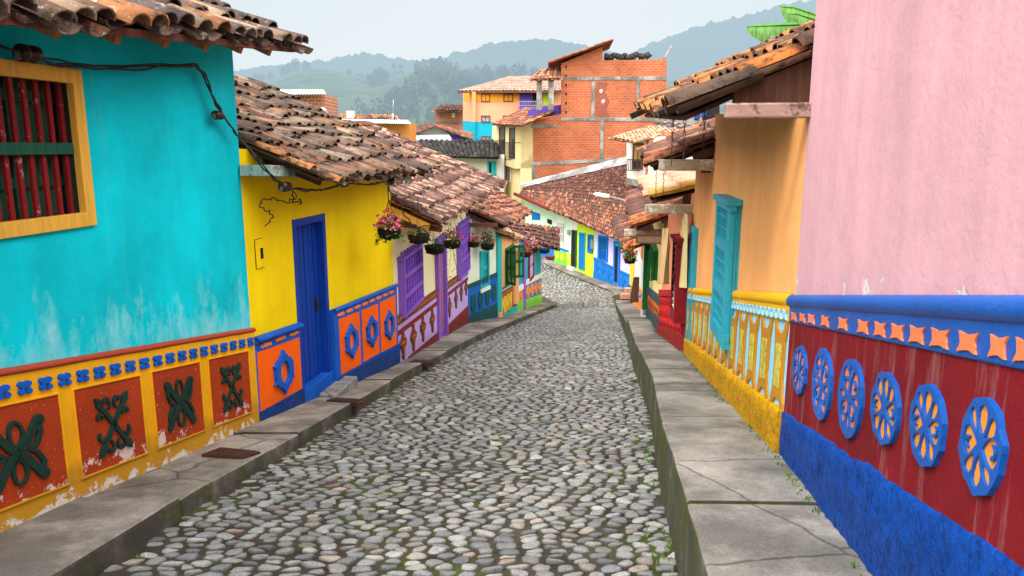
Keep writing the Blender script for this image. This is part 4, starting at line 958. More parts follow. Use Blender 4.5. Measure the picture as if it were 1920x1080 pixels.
mb.mesh(vs, [(i*m_+k, i*m_+k+1, (i+1)*m_+k+1, (i+1)*m_+k) for i in range(K) for k in range(m_-1)], None)
for fi, f in enumerate(mb.f): mb.uv[fi] = [(0, mb.v[q][2]-W7.zb((V(mb.v[q])-W7.A).dot(W7.u))) for q in f]
mb.face([rows[-1][k] for k in range(m_)]+[W7.at(L7, rows[-1][-1].z-W7.at(0, 0, 0).z*0, 0), W7.at(L7, rows[-1][0].z, 0)]); mb.face([rows[0][k] for k in range(m_-1, -1, -1)]+[W7.at(0, rows[0][0].z, 0), W7.at(0, rows[0][-1].z, 0)]); mb.build('stucco_base', AMBST, t)
n = 40
for i in range(n):
    u = L7*(i+.5)/n; h = (tp7(u)-.09-fb7(u))*.42; zc = (tp7(u)-.09+fb7(u))/2+.005
    slabs('frieze_cross', SKYB if i % 1 == 0 else WHITEJ, t, W7, place(m_star(), u, zc, L7/n*.36, h, kf), .03, .045, bevel=.002)
xs7 = [1295, 1304, 1314, 1326, 1338, 1352, 1373, 1395, 1424, 1463]; ub7 = [W7.px(x, 640)[0] for x in xs7]
nb = 13
for i in range(nb):
    u = .17+(L7-.36)*i/(nb-1); w_ = (L7-.36)/(nb-1)*.5; zb_, zt_ = yb7(u)-.03, fb7(u); hh = (zt_-zb_)/2; zc = (zt_+zb_)/2
    side = [(1, 1), (.94, .80), (.78, .55), (.72, .2), (.70, -.3), (.80, -.6), (.96, -.8), (1, -1)]
    arcb = [(-.62*math.cos(math.pi*q/8)*-1*-1, -1+.28*math.sin(math.pi*q/8)) for q in range(9)]
    out = [(-x, y) for x, y in side]
    poly = [(-1, -1)]+[(-.66*math.cos(math.pi*q/8), -1+.27*math.sin(math.pi*q/8)) for q in range(9)]+[(1, -1)]+[(x, y) for x, y in side[::-1][1:]]+[(.66*math.cos(math.pi*q/8), 1-.27*math.sin(math.pi*q/8)) for q in range(9)]+[(-x, y) for x, y in side][0:1]+[(-x, y) for x, y in side[1:-1]]
    f = slabs('baluster_relief', OCHRE, t, W7, place([poly], u, zc, w_*.80, hh, kf), .012, .034, bevel=.003)
    slabs('baluster_inlay', GOLD, f, W7, place([rect(-.42, .42, -.5, .48)], u, zc, w_*.80, hh, kf), .03, .039)
# projecting lattice window box
def boxwin(t, W, u0, u1, z0, z1, d, mat, backm, lat=3, name='lattice_window', lm=None, slope=0):
    f = slabs(name, mat, t, W, [rect(u0-.04, u1+.04, z1-.09, z1), rect(u0-.02, u1+.02, z0, z0+.09), rect(u0, u0+.09, z0+.09, z1-.09), rect(u1-.09, u1, z0+.09, z1-.09)]+[rect(u0+.09, u1-.09, z0+(z1-z0)*k/lat-.04, z0+(z1-z0)*k/lat+.04) for k in range(1, lat)], d-.06, d, bevel=.006)
    mb = MB()
    for u in (u0, u1-.03): mb.box(W.at(u, z0, 0), W.u*.03, W.n*(d-.06), V((0, 0, z1-z0)))
    for u in (u0-.008, u1-.012):
        for dd in (.03, d*.5): mb.box(W.at(u, z0+.05, dd), W.u*.02, W.n*.012, V((0, 0, z1-z0-.12)))
    mb.box(W.at(u0-.05, z1-.03, 0), W.u*(u1-u0+.1), W.n*(d+.03), V((0, 0, .05))); mb.box(W.at(u0-.02, z0-.05, 0), W.u*(u1-u0+.04), W.n*(d), V((0, 0, .05)))
    mb.build('window_box', mat, f)
    slab('backing', backm, f, W, rect(u0+.03, u1-.03, z0, z1-.03), .01, d*.45)
    mb = MB(); rn = random.Random(4)
    for k in range(lat):
        za, zb_ = z0+(z1-z0)*k/lat+.05, z0+(z1-z0)*(k+1)/lat-.05; n = max(4, int((u1-u0)/.085)); m2 = max(3, int((zb_-za)/.085))
        for i in range(n+1):
            u = u0+.09+(u1-u0-.18)*i/n; mb.box(W.at(u-.009, za, d-.045), W.u*.018, W.n*.016, V((0, 0, zb_-za)))
        for j in range(m2+1):
            z = za+(zb_-za)*j/m2; mb.box(W.at(u0+.09, z-.009, d-.029), W.u*(u1-u0-.18), W.n*.014, V((0, 0, .018)))
    mb.build('lattice', lm or mat, f)
    return f
DW = .11; wa, wb = W7.px(1342, 400, DW)[0], W7.px(1367, 400, DW)[0]; zt_ = W7.px(1366, 378, DW)[1]; zb_ = W7.px(1350, 640, DW)[1]; zb2 = W7.px(1333, 604, DW)[1]
boxwin(t, W7, wa, wb, (zb_*.75+zb2*.25), zt_, DW, CYANW, CYANW, 3)
# roof of the orange house
nr = -W7.n
eN, eF = P(1283, 203, 5.0), P(1204, 206, 8.75); run = V((nr.x, nr.y, 0))*2.9+V((0, 0, 1.32))
def z7(s, t_, base, rn, kind):
    if s > .86 and kind == 0 and t_ > .12: return (.55, .18, .04) if rn.random() < .6 else (.13, .065, .045)
o, S, N, upv = tiles('roof', T_OR, t, eF, eN, eN+run, eF+run, .23, .44, 'orange', 'dark', 31, wob=.6, jit=1.4, zone=z7, sag=0, thick=.02)
deck(t, eF, eN-(eN-eF)*.06, eN+run-(eN-eF)*.06, eF+run, N, WOODD, .06)
def verge(t, W, e, run, gmat, beam_m, ub, zb_, out, lab='purlin', w_=.11, h_=.13, ulen=.0):
    upd = run.normalized(); mb = MB(); beam(mb, e-V((0, 0, .125))+upd*.5, e-V((0, 0, .125))+upd*2.4, .07, .09); mb.build('rafter', WOODD, t)
    mb = MB(); mb.box(W.at(ub, zb_, -.05), W.n*(out+.05), W.u*w_, V((0, 0, h_))); mb.build(lab, beam_m, t, .012)
verge(t, W7, eN-(eN-eF).normalized()*.1, run, WOODD, WOODW, L7-.02, .17, .50, w_=.09, h_=.09)
gw = Wall(W7.at(L7-.25, 0, .40), W7.at(L7-.25, 0, -2.5))
slab('gable', WOODD, t, gw, [(0, .22), (2.9, .22), (2.9, 1.55), (0, .36)], -.1, -.02)  # dark board stands in for the unlit recess under the roof end
# lower roof over the far half
eN, eF = P(1222, 307, 8.7), P(1211, 287, 10.6); run2 = V((nr.x, nr.y, 0))*2.0+V((0, 0, .80))
o, S, N, upv = tiles('roof', T_RED, t, eF, eN, eN+run2, eF+run2, .20, .40, 'red', 'maroon', 33, wob=1.2, jit=1.3, sag=0)
deck(t, eF, eN, eN+run2, eF+run2, N, WOODD, .06)
verge(t, W7, eN, run2, WOODD, WOODG, L7-4.02, -.27, .62)
slab('gable', WOODD, t, Wall(W7.at(L7-4.2, 0, .1), W7.at(L7-4.2, 0, -1.5)), [(0, -.3), (1.5, -.3), (1.5, .4), (0, -.05)], -.1, -.02)
# doorway at the far end
du0, du1 = .02, .62; dz0, dz1 = W7.zb(.3)+.12, W7.px(1297, 418)[1]
frame('door_frame', CYANW, t, W7, [(du0, W7.zb(du0)), (du1, W7.zb(du1)), (du1, dz1), (du0, dz1)], .09, 0, .05, bottom=False)
planks('door', CYANW, t, W7, [(du0+.11, W7.zb(du0)), (du1-.11, W7.zb(du1)), (du1-.11, dz1-.11), (du0+.11, dz1-.11)], .03, 3)
# --- salmon and red house
W8 = Wall(RP[3], RP[2]); L8 = W8.len
t = house('house', 'salmon house with red baluster dado and dark red box window', W8, [(L8, -.62), (0, -1.05)], SALMON, [], 4)
ra = W8.q([(1241, 546), (1284, 547)]); kr = (ra[1][1]-ra[0][1])/(ra[1][0]-ra[0][0]); rt8 = lambda u: ra[0][1]+kr*(u-ra[0][0])
rb = W8.q([(1240.5, 609), (1283, 626)]); kq = (rb[1][1]-rb[0][1])/(rb[1][0]-rb[0][0]); rs8 = lambda u: rb[0][1]+kq*(u-rb[0][0])
slab('dado', PINK if 0 else SALMON, t, W8, [(0, W8.zb(0)-.3), (L8, W8.zb(L8)-.3), (L8, rt8(L8)), (0, rt8(0))], 0, .02)
slab('dado_rail', REDP, t, W8, [(0, rt8(0)-.09), (L8, rt8(L8)-.09), (L8, rt8(L8)+.03), (0, rt8(0)+.03)], 0, .06, bevel=.008)
slab('stucco_base', REDST, t, W8, [(0, W8.zb(0)-.3), (L8, W8.zb(L8)-.3), (L8, rs8(L8)), (0, rs8(0))], .01, .06, bevel=.012)
for i in range(11):
    u = L8*(i+.5)/11; za, zc = rs8(u), rt8(u)-.09
    slabs('baluster_relief', REDP, t, W8, place([[(.3, -1), (.9, -.7), (.4, -.4), (.8, 0), (.4, .4), (.9, .75), (.5, 1), (-.5, 1), (-.9, .75), (-.4, .4), (-.8, 0), (-.4, -.4), (-.9, -.7), (-.3, -1)]], u, (za+zc)/2, .12, (zc-za)/2, kq), .015, .045, bevel=.004)
wa, wb = W8.px(1259.5, 500, .22)[0], W8.px(1268, 500, .22)[0]; zt_, zb_ = W8.px(1267, 446, .22)[1], W8.px(1264, 600, .22)[1]
boxwin(t, W8, wa, wb, zb_, zt_, .22, DKRED, DKRED, 2, 'box_window', WHITEJ)
eN, eF = P(1221, 371, 10.7), P(1204, 339, 13.2); nr8 = -W8.n; run3 = V((nr8.x, nr8.y, 0))*1.9+V((0, 0, .50))
o, S, N, upv = tiles('roof', T_CLEAN, t, eF, eN, eN+run3, eF+run3, .21, .5, 'peach', 'peach', 35, wob=.8, jit=.7, sag=0, zone=lambda s, t_, b, rn, k: (.62, .36, .08) if s > .88 and t_ < .3 else (.60, .30, .2))
deck(t, eF, eN, eN+run3, eF+run3, N, WOODD, .06); verge(t, W8, eN, run3, WOODD, WOODG, L8-.14, -.92, .66)
slab('gable', WOODD, t, Wall(W8.at(L8-.3, 0, .1), W8.at(L8-.3, 0, -1.5)), [(0, -.9), (1.5, -.9), (1.5, -.3), (0, -.7)], -.1, -.02)
# --- lemon house with green shutter
W9 = Wall(RP[4], RP[3]); L9 = W9.len
t = house('house', 'lemon house with green shutter, slate rail and orange patterned dado', W9, [(L9, -1.35), (0, -1.5)], LEMON, [], 4)
ra = W9.q([(1221, 545), (1238, 559)]); kr = (ra[1][1]-ra[0][1])/(ra[1][0]-ra[0][0]); f9 = lambda u: ra[0][1]+kr*(u-ra[0][0])
slab('dado', ORN, t, W9, [(.5, W9.zb(.5)-.3), (L9, W9.zb(L9)-.3), (L9, f9(L9)-.1), (.5, f9(.5)-.1)], 0, .02)
slab('dado_rail', SLATE, t, W9, [(.5, f9(.5)-.12), (L9, f9(L9)-.12), (L9, f9(L9)+.05), (.5, f9(.5)+.05)], 0, .06, bevel=.008)
slab('plinth', SLATE, t, W9, [(.5, W9.zb(.5)-.3), (L9, W9.zb(L9)-.3), (L9, W9.zb(L9)+.28), (.5, W9.zb(.5)+.25)], .01, .06)
for i in range(7):
    u = .5+(L9-.5)*(i+.5)/7; za, zc = W9.zb(u)+.26, f9(u)-.12
    slabs('diamond_relief', TERRA, t, W9, place(m_diamond(6), u, (za+zc)/2, .26, (zc-za)*.48, kr), .015, .04, bevel=.004)
slab('green_pillar', GREENJ, t, W9, [(0, W9.zb(0)), (.48, W9.zb(.48)), (.48, -1.6), (0, -1.6)], 0, .16, bevel=.01); slab('pillar_foot', WHITEJ, t, W9, [(0, W9.zb(0)-.3), (.48, W9.zb(.48)-.3), (.48, W9.zb(.48)+.18), (0, W9.zb(0)+.15)], 0, .19)
wa, wb = W9.px(1226, 490)[0], W9.px(1234, 490)[0]; zt_, zb_ = W9.px(1231, 458)[1], W9.px(1231, 519)[1]
f = frame('window', GREENJ, t, W9, rect(wa, wb, zb_, zt_), .1, 0, .08); slab('pane', DARK, f, W9, rect(wa+.1, wb-.1, zb_+.1, zt_-.1), 0, .02)
mb = MB(); p = W9.at(wb, zb_, .08); dd = (W9.n*.7+W9.u*.5).normalized()
for q in range(2): mb.box(p+dd*(.09*q), dd*.08, V((0, 0, zt_-zb_)), W9.u*.03)
mb.build('shutter', GREENJ, f)
eN, eF = P(1191, 424, 13.2), P(1177, 366, 20.2); nr9 = -W9.n; run4 = V((nr9.x, nr9.y, 0))*2.2+V((0, 0, 1.02))
z9 = lambda s, t_, b, rn, k: ((.55, .18, .05) if s > .87 and rn.random() < .8 else None)
o, S, N, upv = tiles('roof', T_RED, t, eF, eN, eN+run4, eF+run4, .23, .44, 'maroon', 'maroon', 37, wob=1.2, jit=1.2, sag=0, zone=z9)
deck(t, eF, eN, eN+run4, eF+run4, N, WOODD, .06); verge(t, W9, eN, run4, WOODD, WOODG, L9-.1, -1.62, .72)
mb = MB(); mb.tube([eF-V((.03, 0, .03)), eN+(eF-eN)*.12-V((.03, 0, .05)), eN+(eF-eN)*.12-V((.03, 0, .3))], .055); mb.build('gutter', IRON, t)
# --- white house with blue dado
W10 = Wall(RP[5], RP[4]); L10 = W10.len
t = house('house', 'white house with blue diamond dado framed in orange, beside the green pillar', W10, [(L10, -1.9), (0, -2.2)], WHITE, [], 4)
ra = W10.q([(1193, 527), (1211, 558)]); kr = (ra[1][1]-ra[0][1])/(ra[1][0]-ra[0][0]); f10 = lambda u: ra[0][1]+kr*(u-ra[0][0])
slab('dado', NAVY, t, W10, [(0, W10.zb(0)-.3), (L10, W10.zb(L10)-.3), (L10, f10(L10)), (0, f10(0))], 0, .02)
slab('dado_rail', ORN, t, W10, [(0, f10(0)-.12), (L10, f10(L10)-.12), (L10, f10(L10)), (0, f10(0))], 0, .05)
slab('plinth', ORN, t, W10, [(0, W10.zb(0)-.3), (L10, W10.zb(L10)-.3), (L10, W10.zb(L10)+.2), (0, W10.zb(0)+.55)], .01, .05)
for i in range(5):
    u = L10*(i+.5)/5; za, zc = W10.zb(u)+.3, f10(u)-.12; slabs('diamond_relief', SKYB, t, W10, place(m_diamond(6), u, (za+zc)/2, .4, (zc-za)*.42, kr), .015, .04)
wa, wb = W10.px(1199, 480)[0], W10.px(1206, 480)[0]
slab('window', PEACH, t, W10, rect(wa, wb, -3.6, -2.4), 0, .05)
eN, eF = P(1172, 467, 17.4), P(1151, 414, 23.8); run5 = V((.99, .15, 0))*1.6+V((0, 0, .62))
o, S, N, upv = tiles('roof', T_RED, t, eF, eN, eN+run5, eF+run5, .23, .44, 'maroon', 'maroon', 39, wob=1.2, sag=0, zone=lambda s, t_, b, rn, k: ((.58, .19, .06) if s > .88 else None))
deck(t, eF, eN, eN+run5, eF+run5, N, WOODD, .06)
mb = MB(); mb.tube([eF-V((.03, 0, .03)), eN+(eF-eN)*.1-V((.03, 0, .05))], .06); mb.build('gutter', GREENJ, t)
W11 = Wall(RP[6], RP[5]); t = house('house', 'green and yellow house front at the far end of the right row', W11, [(W11.len, -3.3), (0, -3.4)], YEL, [], 3)
slab('door', GREENJ, t, W11, [(.5, W11.zb(.5)), (1.4, W11.zb(1.4)), (1.4, -4.3), (.5, -4.3)], 0, .05); slab('plinth', GREENJ, t, W11, strip(W11, 1.5, W11.len, -.3, .6), 0, .05)
# ------------------------------------------------------------------ the far row across the bend
def far_house(label, mat, x0, x1, eave):
    a, b = FW.px(x0, 480)[0], FW.px(x1, 480)[0]
    ez = lambda u: -4.55+.0*u
    return thing('house', label, 'house', FW.at((a+b)/2, FW.zb((a+b)/2)), 'houses in the far row'), a, b
EL, ER = P(978, 363, 47.6), P(1196, 458, 36.9)
def ept(x): # eave point at column x
    lo_, hi_ = 0., 1.
    for _ in range(40):
        m = (lo_+hi_)/2; p = EL.lerp(ER, m); d = V((p.x, p.y*_c-p.z*_s, 0)); xx = 960+F*p.x/(p.y*_c-p.z*_s)
        if xx < x: lo_ = m
        else: hi_ = m
    return lo_
RL, RR = P(976, 351, 48.0), P(1210, 294, 46.5)
specs = [('mint house with white window grille and green yellow dado', MINT, 985, 1067), ('narrow pale house front with a black door', WHITE, 1067, 1081.5), ('lime green house with blue door and blue window', LIME, 1081.5, 1114.5), ('lavender house with bright blue dado and blue window', LAV, 1114.5, 1196)]
fh = []
for label, mat, x0, x1 in specs:
    t, a, b = far_house(label, mat, x0, x1, 0); s0, s1 = ept(x0), ept(x1); ea, eb = EL.lerp(ER, s0), EL.lerp(ER, s1)
    slab('wall', mat, t, FW, [(a, FW.zb(a)-.5), (b, FW.zb(b)-.5), (b, eb.z+.12), (a, ea.z+.12)], -3, 0)
    tz = (lambda s, t_, base, rn, kind: pick(PAL['red'], rn) if (t_ < .25+.25*rn.random()) else (pick(PAL['maroon'], rn)))
    off = FW.n*.45; o, S, N, upv = tiles('roof', T_RED, t, ea+off, eb+off, RL.lerp(RR, s1), RL.lerp(RR, s0), .20, .40, 'red', 'maroon', 50+len(fh), wob=1.6, jit=1.6, zone=tz, sag=0)
    deck(t, ea+off, eb+off, RL.lerp(RR, s1), RL.lerp(RR, s0), N, WOODD, .07)
    fh.append(t)
def fq(t, name, mat, pts, d0=0, d1=.05, par=None): return slab(name, mat, par or t, FW, FW.q(pts), d0, d1)
def frect(x0, x1, y0, y1):   # upright rectangle from a pixel box measured mid-way
    a, b = FW.px(x0, y1)[0], FW.px(x1, y1)[0]; z1, z0 = FW.px((x0+x1)/2, y0)[1], FW.px((x0+x1)/2, y1)[1]; return rect(a, b, z0, z1)
m_, n_, l_, v_ = fh
fq(m_, 'dado', BLU3, [(985, 490), (1067, 512), (1067, 470), (985, 441)], 0, .03)
fq(m_, 'dado_panel', GRASSG, [(1040, 492), (1066, 500), (1064.5, 474), (1040, 464)], .02, .05); slabs('flower_relief', YEL, m_, FW, [oval(*FW.px(x, y), .17, .2, 10) for x, y in ((1046, 479), (1055, 482))], .04, .07)
fq(m_, 'corner_panel', YEL, [(1064.5, 500), (1071, 502), (1071, 475), (1064.5, 472)], .02, .052)
f = slab('window', WHITEJ, m_, FW, frect(1044, 1060, 413, 459), 0, .06); slab('pane', SLATE, f, FW, frect(1046.5, 1058.5, 419, 455), .05, .07)
bars('grille', WHITEJ, f, FW, frect(1043.5, 1060, 414, 461), .14, 8, .014); bars('grille', WHITEJ, f, FW, frect(1043.5, 1060, 414, 461), .16, 3, .016, True)
fq(m_, 'window', SHUT, [(998, 412), (1013, 412), (1013, 401), (998, 396)], 0, .04); fq(m_, 'window', DARK, [(1027, 418), (1035, 421), (1035, 413), (1027, 410)], 0, .04)
mb = MB(); mb.tube([EL+FW.n*.5, EL.lerp(ER, ept(1043))+FW.n*.5], .11); mb.build('gutter', MAROON, m_)
d_ = slab('door', DARK, n_, FW, frect(1072.5, 1081, 433, 500), 0, .03); frame('door_frame', GREENJ, n_, FW, frect(1071.8, 1081.3, 431, 501), .06, 0, .07)
fq(n_, 'door_step', WHITE, [(1070, 508), (1081, 512), (1081, 502), (1070, 498)], 0, .3)
slab('meter_box', STEEL, n_, FW, frect(1066.3, 1070, 431, 440), 0, .12)
slab('door', SHUT, l_, FW, frect(1087, 1096, 437, 505), 0, .04); frame('door_frame', CYANW, l_, FW, frect(1086, 1097, 436, 506), .05, 0, .07)
f = frame('window', SHUT, l_, FW, frect(1102.5, 1112.5, 440, 474), .08, 0, .07); planks('shutter', SHUT, f, FW, frect(1103.5, 1111.5, 442, 472), .03, 4, .02)
slab('meter_box', STEEL, l_, FW, frect(1110.5, 1113.5, 449, 466), 0, .12)
f = frame('window', BLU3, v_, FW, frect(1122, 1140, 442, 489), .1, 0, .08); slab('shutter', TEAL, f, FW, frect(1124, 1138, 445, 468), .0, .05); slab('shutter', BLU3, f, FW, frect(1124, 1138, 470, 486), .0, .05); bars('bar', SHUT, f, FW, frect(1124, 1138, 445, 486), .08, 6, .02)
slab('door', DARK, v_, FW, frect(1152.5, 1160, 462, 531), 0, .03); frame('door_frame', BLU3, v_, FW, frect(1150.5, 1162, 452, 533), .12, 0, .08); slab('door_fanlight', TEAL, v_, FW, frect(1152.5, 1161, 454, 462), 0, .05)
for a, b in (((1114.5, 482), (1150, 500)), ((1162, 506), (1196, 521))):
    q0, q1 = FW.px(*a), FW.px(*b)
    slab('dado', BLU3, v_, FW, [(q0[0], FW.zb(q0[0])-.4), (q1[0], FW.zb(q1[0])-.4), q1, q0], 0, .04); slab('frieze', SHUT, v_, FW, [(q0[0], q0[1]-.13), (q1[0], q1[1]-.13), q1, q0], .03, .07)
    k = (q1[1]-q0[1])/(q1[0]-q0[0]); lo_ = -.78; slab('plinth', SHUT, v_, FW, [(q0[0], FW.zb(q0[0])-.4), (q1[0], FW.zb(q1[0])-.4), (q1[0], q1[1]+lo_), (q0[0], q0[1]+lo_)], .03, .06)
for x, y in ((1120, 500), (1131, 506), (1142, 512.5), (1169.5, 526)): slabs('diamond_relief', SHUT, v_, FW, [[(FW.px(x, y)[0]+a*.24, FW.px(x, y)[1]+b*.28) for a, b in ((1, 0), (0, 1), (-1, 0), (0, -1))]], .03, .07)
mb = MB(); a = RL+V((0, -.05, .12)); b = RR+V((0, -.05, .12)); mb.mesh([a+V((0, -.3, -.12)), b+V((0, -.6, -.25)), b+V((0, .1, .22)), a+V((0, .1, .12))], [(0, 1, 2, 3)], None, False); mb.build('flashing', concrete('pale mortar', (.55, .56, .56)), m_)
# ------------------------------------------------------------------ town behind
def fwall(x0, Y0, x1, Y1, y=300): return Wall(P(x0, y, Y0), P(x1, y, Y1))
def flat(W, pts): return W.q(pts)
BRICK = brickmat('hollow clay brick', (.46, .125, .052), (.36, .09, .042), (.40, .26, .18), .33, .148)
BRICKP = brickmat('small brick', (.46, .15, .085), (.38, .115, .07), (.6, .55, .48), .36, .17)
BLOCKS = brickmat('grey block', (.42, .43, .43), (.48, .48, .47), (.36, .36, .36), .4, .2)
NETC = simple('window with pale net', (.26, .30, .35), .3, 0, .6, 3, 0)
CREAM2 = paint('pale yellow render', (.66, .55, .28), .08, .2, dirt=0)
APRIC = paint('apricot render', (.74, .34, .20), .08, .15, dirt=0); GOLDR = paint('gold render', (.72, .30, .03), .08, .15, dirt=0)
VIOL = paint('violet render', (.11, .07, .36), .15, .1, dirt=0); AQUA = paint('aqua render', (.01, .33, .48), .1, .1, dirt=0)
def fwin(t, W, x0, x1, y0, y1, fm=WHITEJ, pm=GLASS, w=.07, d=.05, mull=1):
    a, b = W.px(x0, (y0+y1)/2)[0], W.px(x1, (y0+y1)/2)[0]; z1, z0 = W.px((x0+x1)/2, y0)[1], W.px((x0+x1)/2, y1)[1]
    f = frame('window', fm, t, W, rect(a, b, z0, z1), w, -.06, d, bevel=0); slab('pane', pm, f, W, rect(a+w*.5, b-w*.5, z0+w*.5, z1-w*.5), -.12, .012)
    if mull: slab('mullion', fm, f, W, rect((a+b)/2-w/3, (a+b)/2+w/3, z0+w, z1-w), 0, d*.8)
    return f, (a, b, z0, z1)
def rails(t, W, a, b, z0, z1, d, n, mat=IRON, name='balcony_rail'):
    mb = MB()
    for z in (z0, z1): mb.box(W.at(a, z-.02, d), W.u*(b-a), W.n*.03, V((0, 0, .04)))
    for i in range(n+1): mb.box(W.at(a+(b-a)*i/n-.012, z0, d), W.u*.024, W.n*.024, V((0, 0, z1-z0)))
    for u in (a, b): mb.box(W.at(u-.012, z1-.02, 0), W.u*.024, W.n*d, V((0, 0, .03)))
    return mb.build(name, mat, t)
# unfinished brick building
WB = fwall(976, 48.6, 1250, 48.0)
t = thing('brick_building', 'tall unfinished red brick building with grey concrete posts and beams', 'building', WB.at(4, -6)); brick_b = t
slab('wall', BRICK, t, WB, flat(WB, [(976, 420), (1250, 420), (1250, 111), (1130, 113), (1130, 87), (1052, 119), (1052, 214), (976, 232)]), -9, 0)
for pts in ([(976, 312), (1180, 301), (1180, 295), (976, 305)], [(1052, 226), (1243, 228), (1243, 221), (1052, 220)], [(976, 240), (1044, 239), (1044, 233), (976, 234)], [(1060, 150), (1249, 150), (1249, 143), (1060, 144)], [(1180, 301), (1240, 303), (1240, 297), (1180, 295)]):
    slab('concrete_beam', CONCP, t, WB, flat(WB, pts), 0, .035)
for pts in ([(1108, 220), (1114, 220), (1116, 152), (1109, 152)], [(1193, 221), (1198, 221), (1199, 150), (1193, 150)], [(1125, 296), (1131, 296), (1132, 226), (1126, 226)], [(996, 340), (1004, 340), (1004, 312), (997, 312)], [(1243, 300), (1249, 300), (1249, 222), (1243, 222)]):
    slab('concrete_post', CONCP, t, WB, flat(WB, pts), 0, .04)
STAIN = paint('dark brick stain', (.25, .07, .05), .3, .3, dirt=0)
slab('brick_patch', brickmat('dark brick', (.30, .075, .05), (.24, .065, .045), (.25, .16, .12), .36, .165), t, WB, flat(WB, [(1117, 219), (1145, 219), (1137, 205), (1143, 190), (1135, 172), (1140, 155), (1122, 153), (1117, 170)]), 0, .012)
for x, y in ((1127, 171), (1131, 190)): slab('wall_spot', WHITEJ, t, WB, [(WB.px(x, y)[0]+a*.1, WB.px(x, y)[1]+b*.12) for a, b in ((1, .2), (.4, 1), (-.8, .7), (-1, -.4), (.1, -1))], 0, .03)
mb = MB()
for k in range(14): y = 128+k*17; mb.box(WB.at(*WB.px(1060 if y < 220 else 977, min(y, 330)), .0), WB.u*.1, WB.n*.012, V((0, 0, .16)))
mb.build('brick_holes', DARK, t)
e0, e1 = WB.pt(1030, 119), WB.pt(1147, 78)
n_ = WB.n*.6; bq = -WB.n*4
o, S, N, upv = tiles('roof', T_CLEAN, t, e0+n_+bq, e0+n_, e1+n_, e1+n_+bq, .26, .5, 'red', 'red', 61, wob=.4, jit=.6, sag=0); deck(t, e0+n_+bq, e0+n_, e1+n_, e1+n_+bq, N, T_CLEAN if 0 else WOODR, .03)
e0, e1 = P(994, 150, 47.4), P(1051, 148, 47.6); r0, r1 = P(1014, 131, 49.5), P(1052, 126, 49.5)
o, S, N, upv = tiles('roof', T_CLEAN, t, e0, e1, r1, r0, .26, .5, 'red', 'peach', 62, wob=.4, sag=0); deck(t, e0, e1, r1, r0, N, WOODR)
for x in (1011, 1033):
    mb = MB(); p = P(x, 206, 47.7); q = P(x, 150, 47.7); mb.box(p-V((.16, 0, 0)), (.32, 0, 0), (0, .3, 0), (0, 0, q.z-p.z)); mb.build('column', CONCP, t)
slab('parapet', VIOL, t, fwall(985, 49.2, 1052, 49.2), fwall(985, 49.2, 1052, 49.2).q([(990, 226), (1052, 214), (1052, 196), (990, 206)]), -.2, 0)
tb = MB(); rn = random.Random(3); pth = [WB.pt(1133+i*7.0, 108+rn.uniform(-3, 2), -.3) for i in range(13)]
for a, b in zip(pth, pth[1:]): tb.tube([a, (a+b)/2+V((0, 0, rn.uniform(-.1, .15))), b], rn.uniform(.12, .26), 6)
tag(tb.build('tarpaulin', CABLE), 'crumpled black tarpaulin lying along the top of the brick building', 'tarpaulin')
tb = MB(); a, b = P(1243, 112, 48.3), P(1260, 84, 48.3); tb.tube([a, b], .045, 5, None, .02); tb.tube([a+V((.1, 0, 0)), P(1252, 98, 48.2)], .03, 5)
tag(tb.build('wooden_pole', WOODG), 'thin bare wooden poles leaning above the right end of the brick building', 'pole')
# cream narrow building joined to its left
WC = fwall(932, 53.5, 976, 48.3); t = thing('town_building', 'narrow pale yellow building with balcony windows left of the brick building', 'building', WC.at(2, -6))
slab('wall', CREAM2, t, WC, flat(WC, [(945, 420), (976, 420), (976, 225), (945, 232)]), -4, 0)
slab('upper_storey', CREAM2, t, WC, flat(WC, [(932, 303), (976, 316), (976, 228), (932, 236)]), -4, .35, bevel=0)
for x0, x1, y0, y1 in ((936.5, 947.5, 238, 292), (955.5, 966, 240, 297)):
    a, b = WC.px(x0, 270, .35)[0], WC.px(x1, 270, .35)[0]; z1, z0 = WC.px((x0+x1)/2, y0, .35)[1], WC.px((x0+x1)/2, y1, .35)[1]
    f = frame('window', IRON, t, WC, rect(a, b, z0, z1), .08, .3, .40, bevel=0); slab('pane', GLASS, f, WC, rect(a, b, z0, z1), .3, .365)
    slab('curtain', WOODR, f, WC, rect(a+.1, a+(b-a)*.4, z0+.1, z1-.1), .36, .37)
    rails(f, WC, a-.05, b+.05, z0-.1, z0+1.0, .62, 7)
fwin(t, WC, 952, 957.5, 314, 341, WHITEJ, DARK, .06); fwin(t, WC, 968, 970, 313, 320, WHITEJ, DARK, .04, mull=0)
e0, e1 = WC.pt(924, 233, .7), WC.pt(978, 236, .8); r0, r1 = P(985, 203, 55), P(1055, 202, 50.2)
o, S, N, upv = tiles('roof', T_CLEAN, t, e0, e1, r1, r0, .26, .5, 'red', 'red', 63, wob=.4, sag=0); deck(t, e0, e1, r1, r0, N, WOODR)
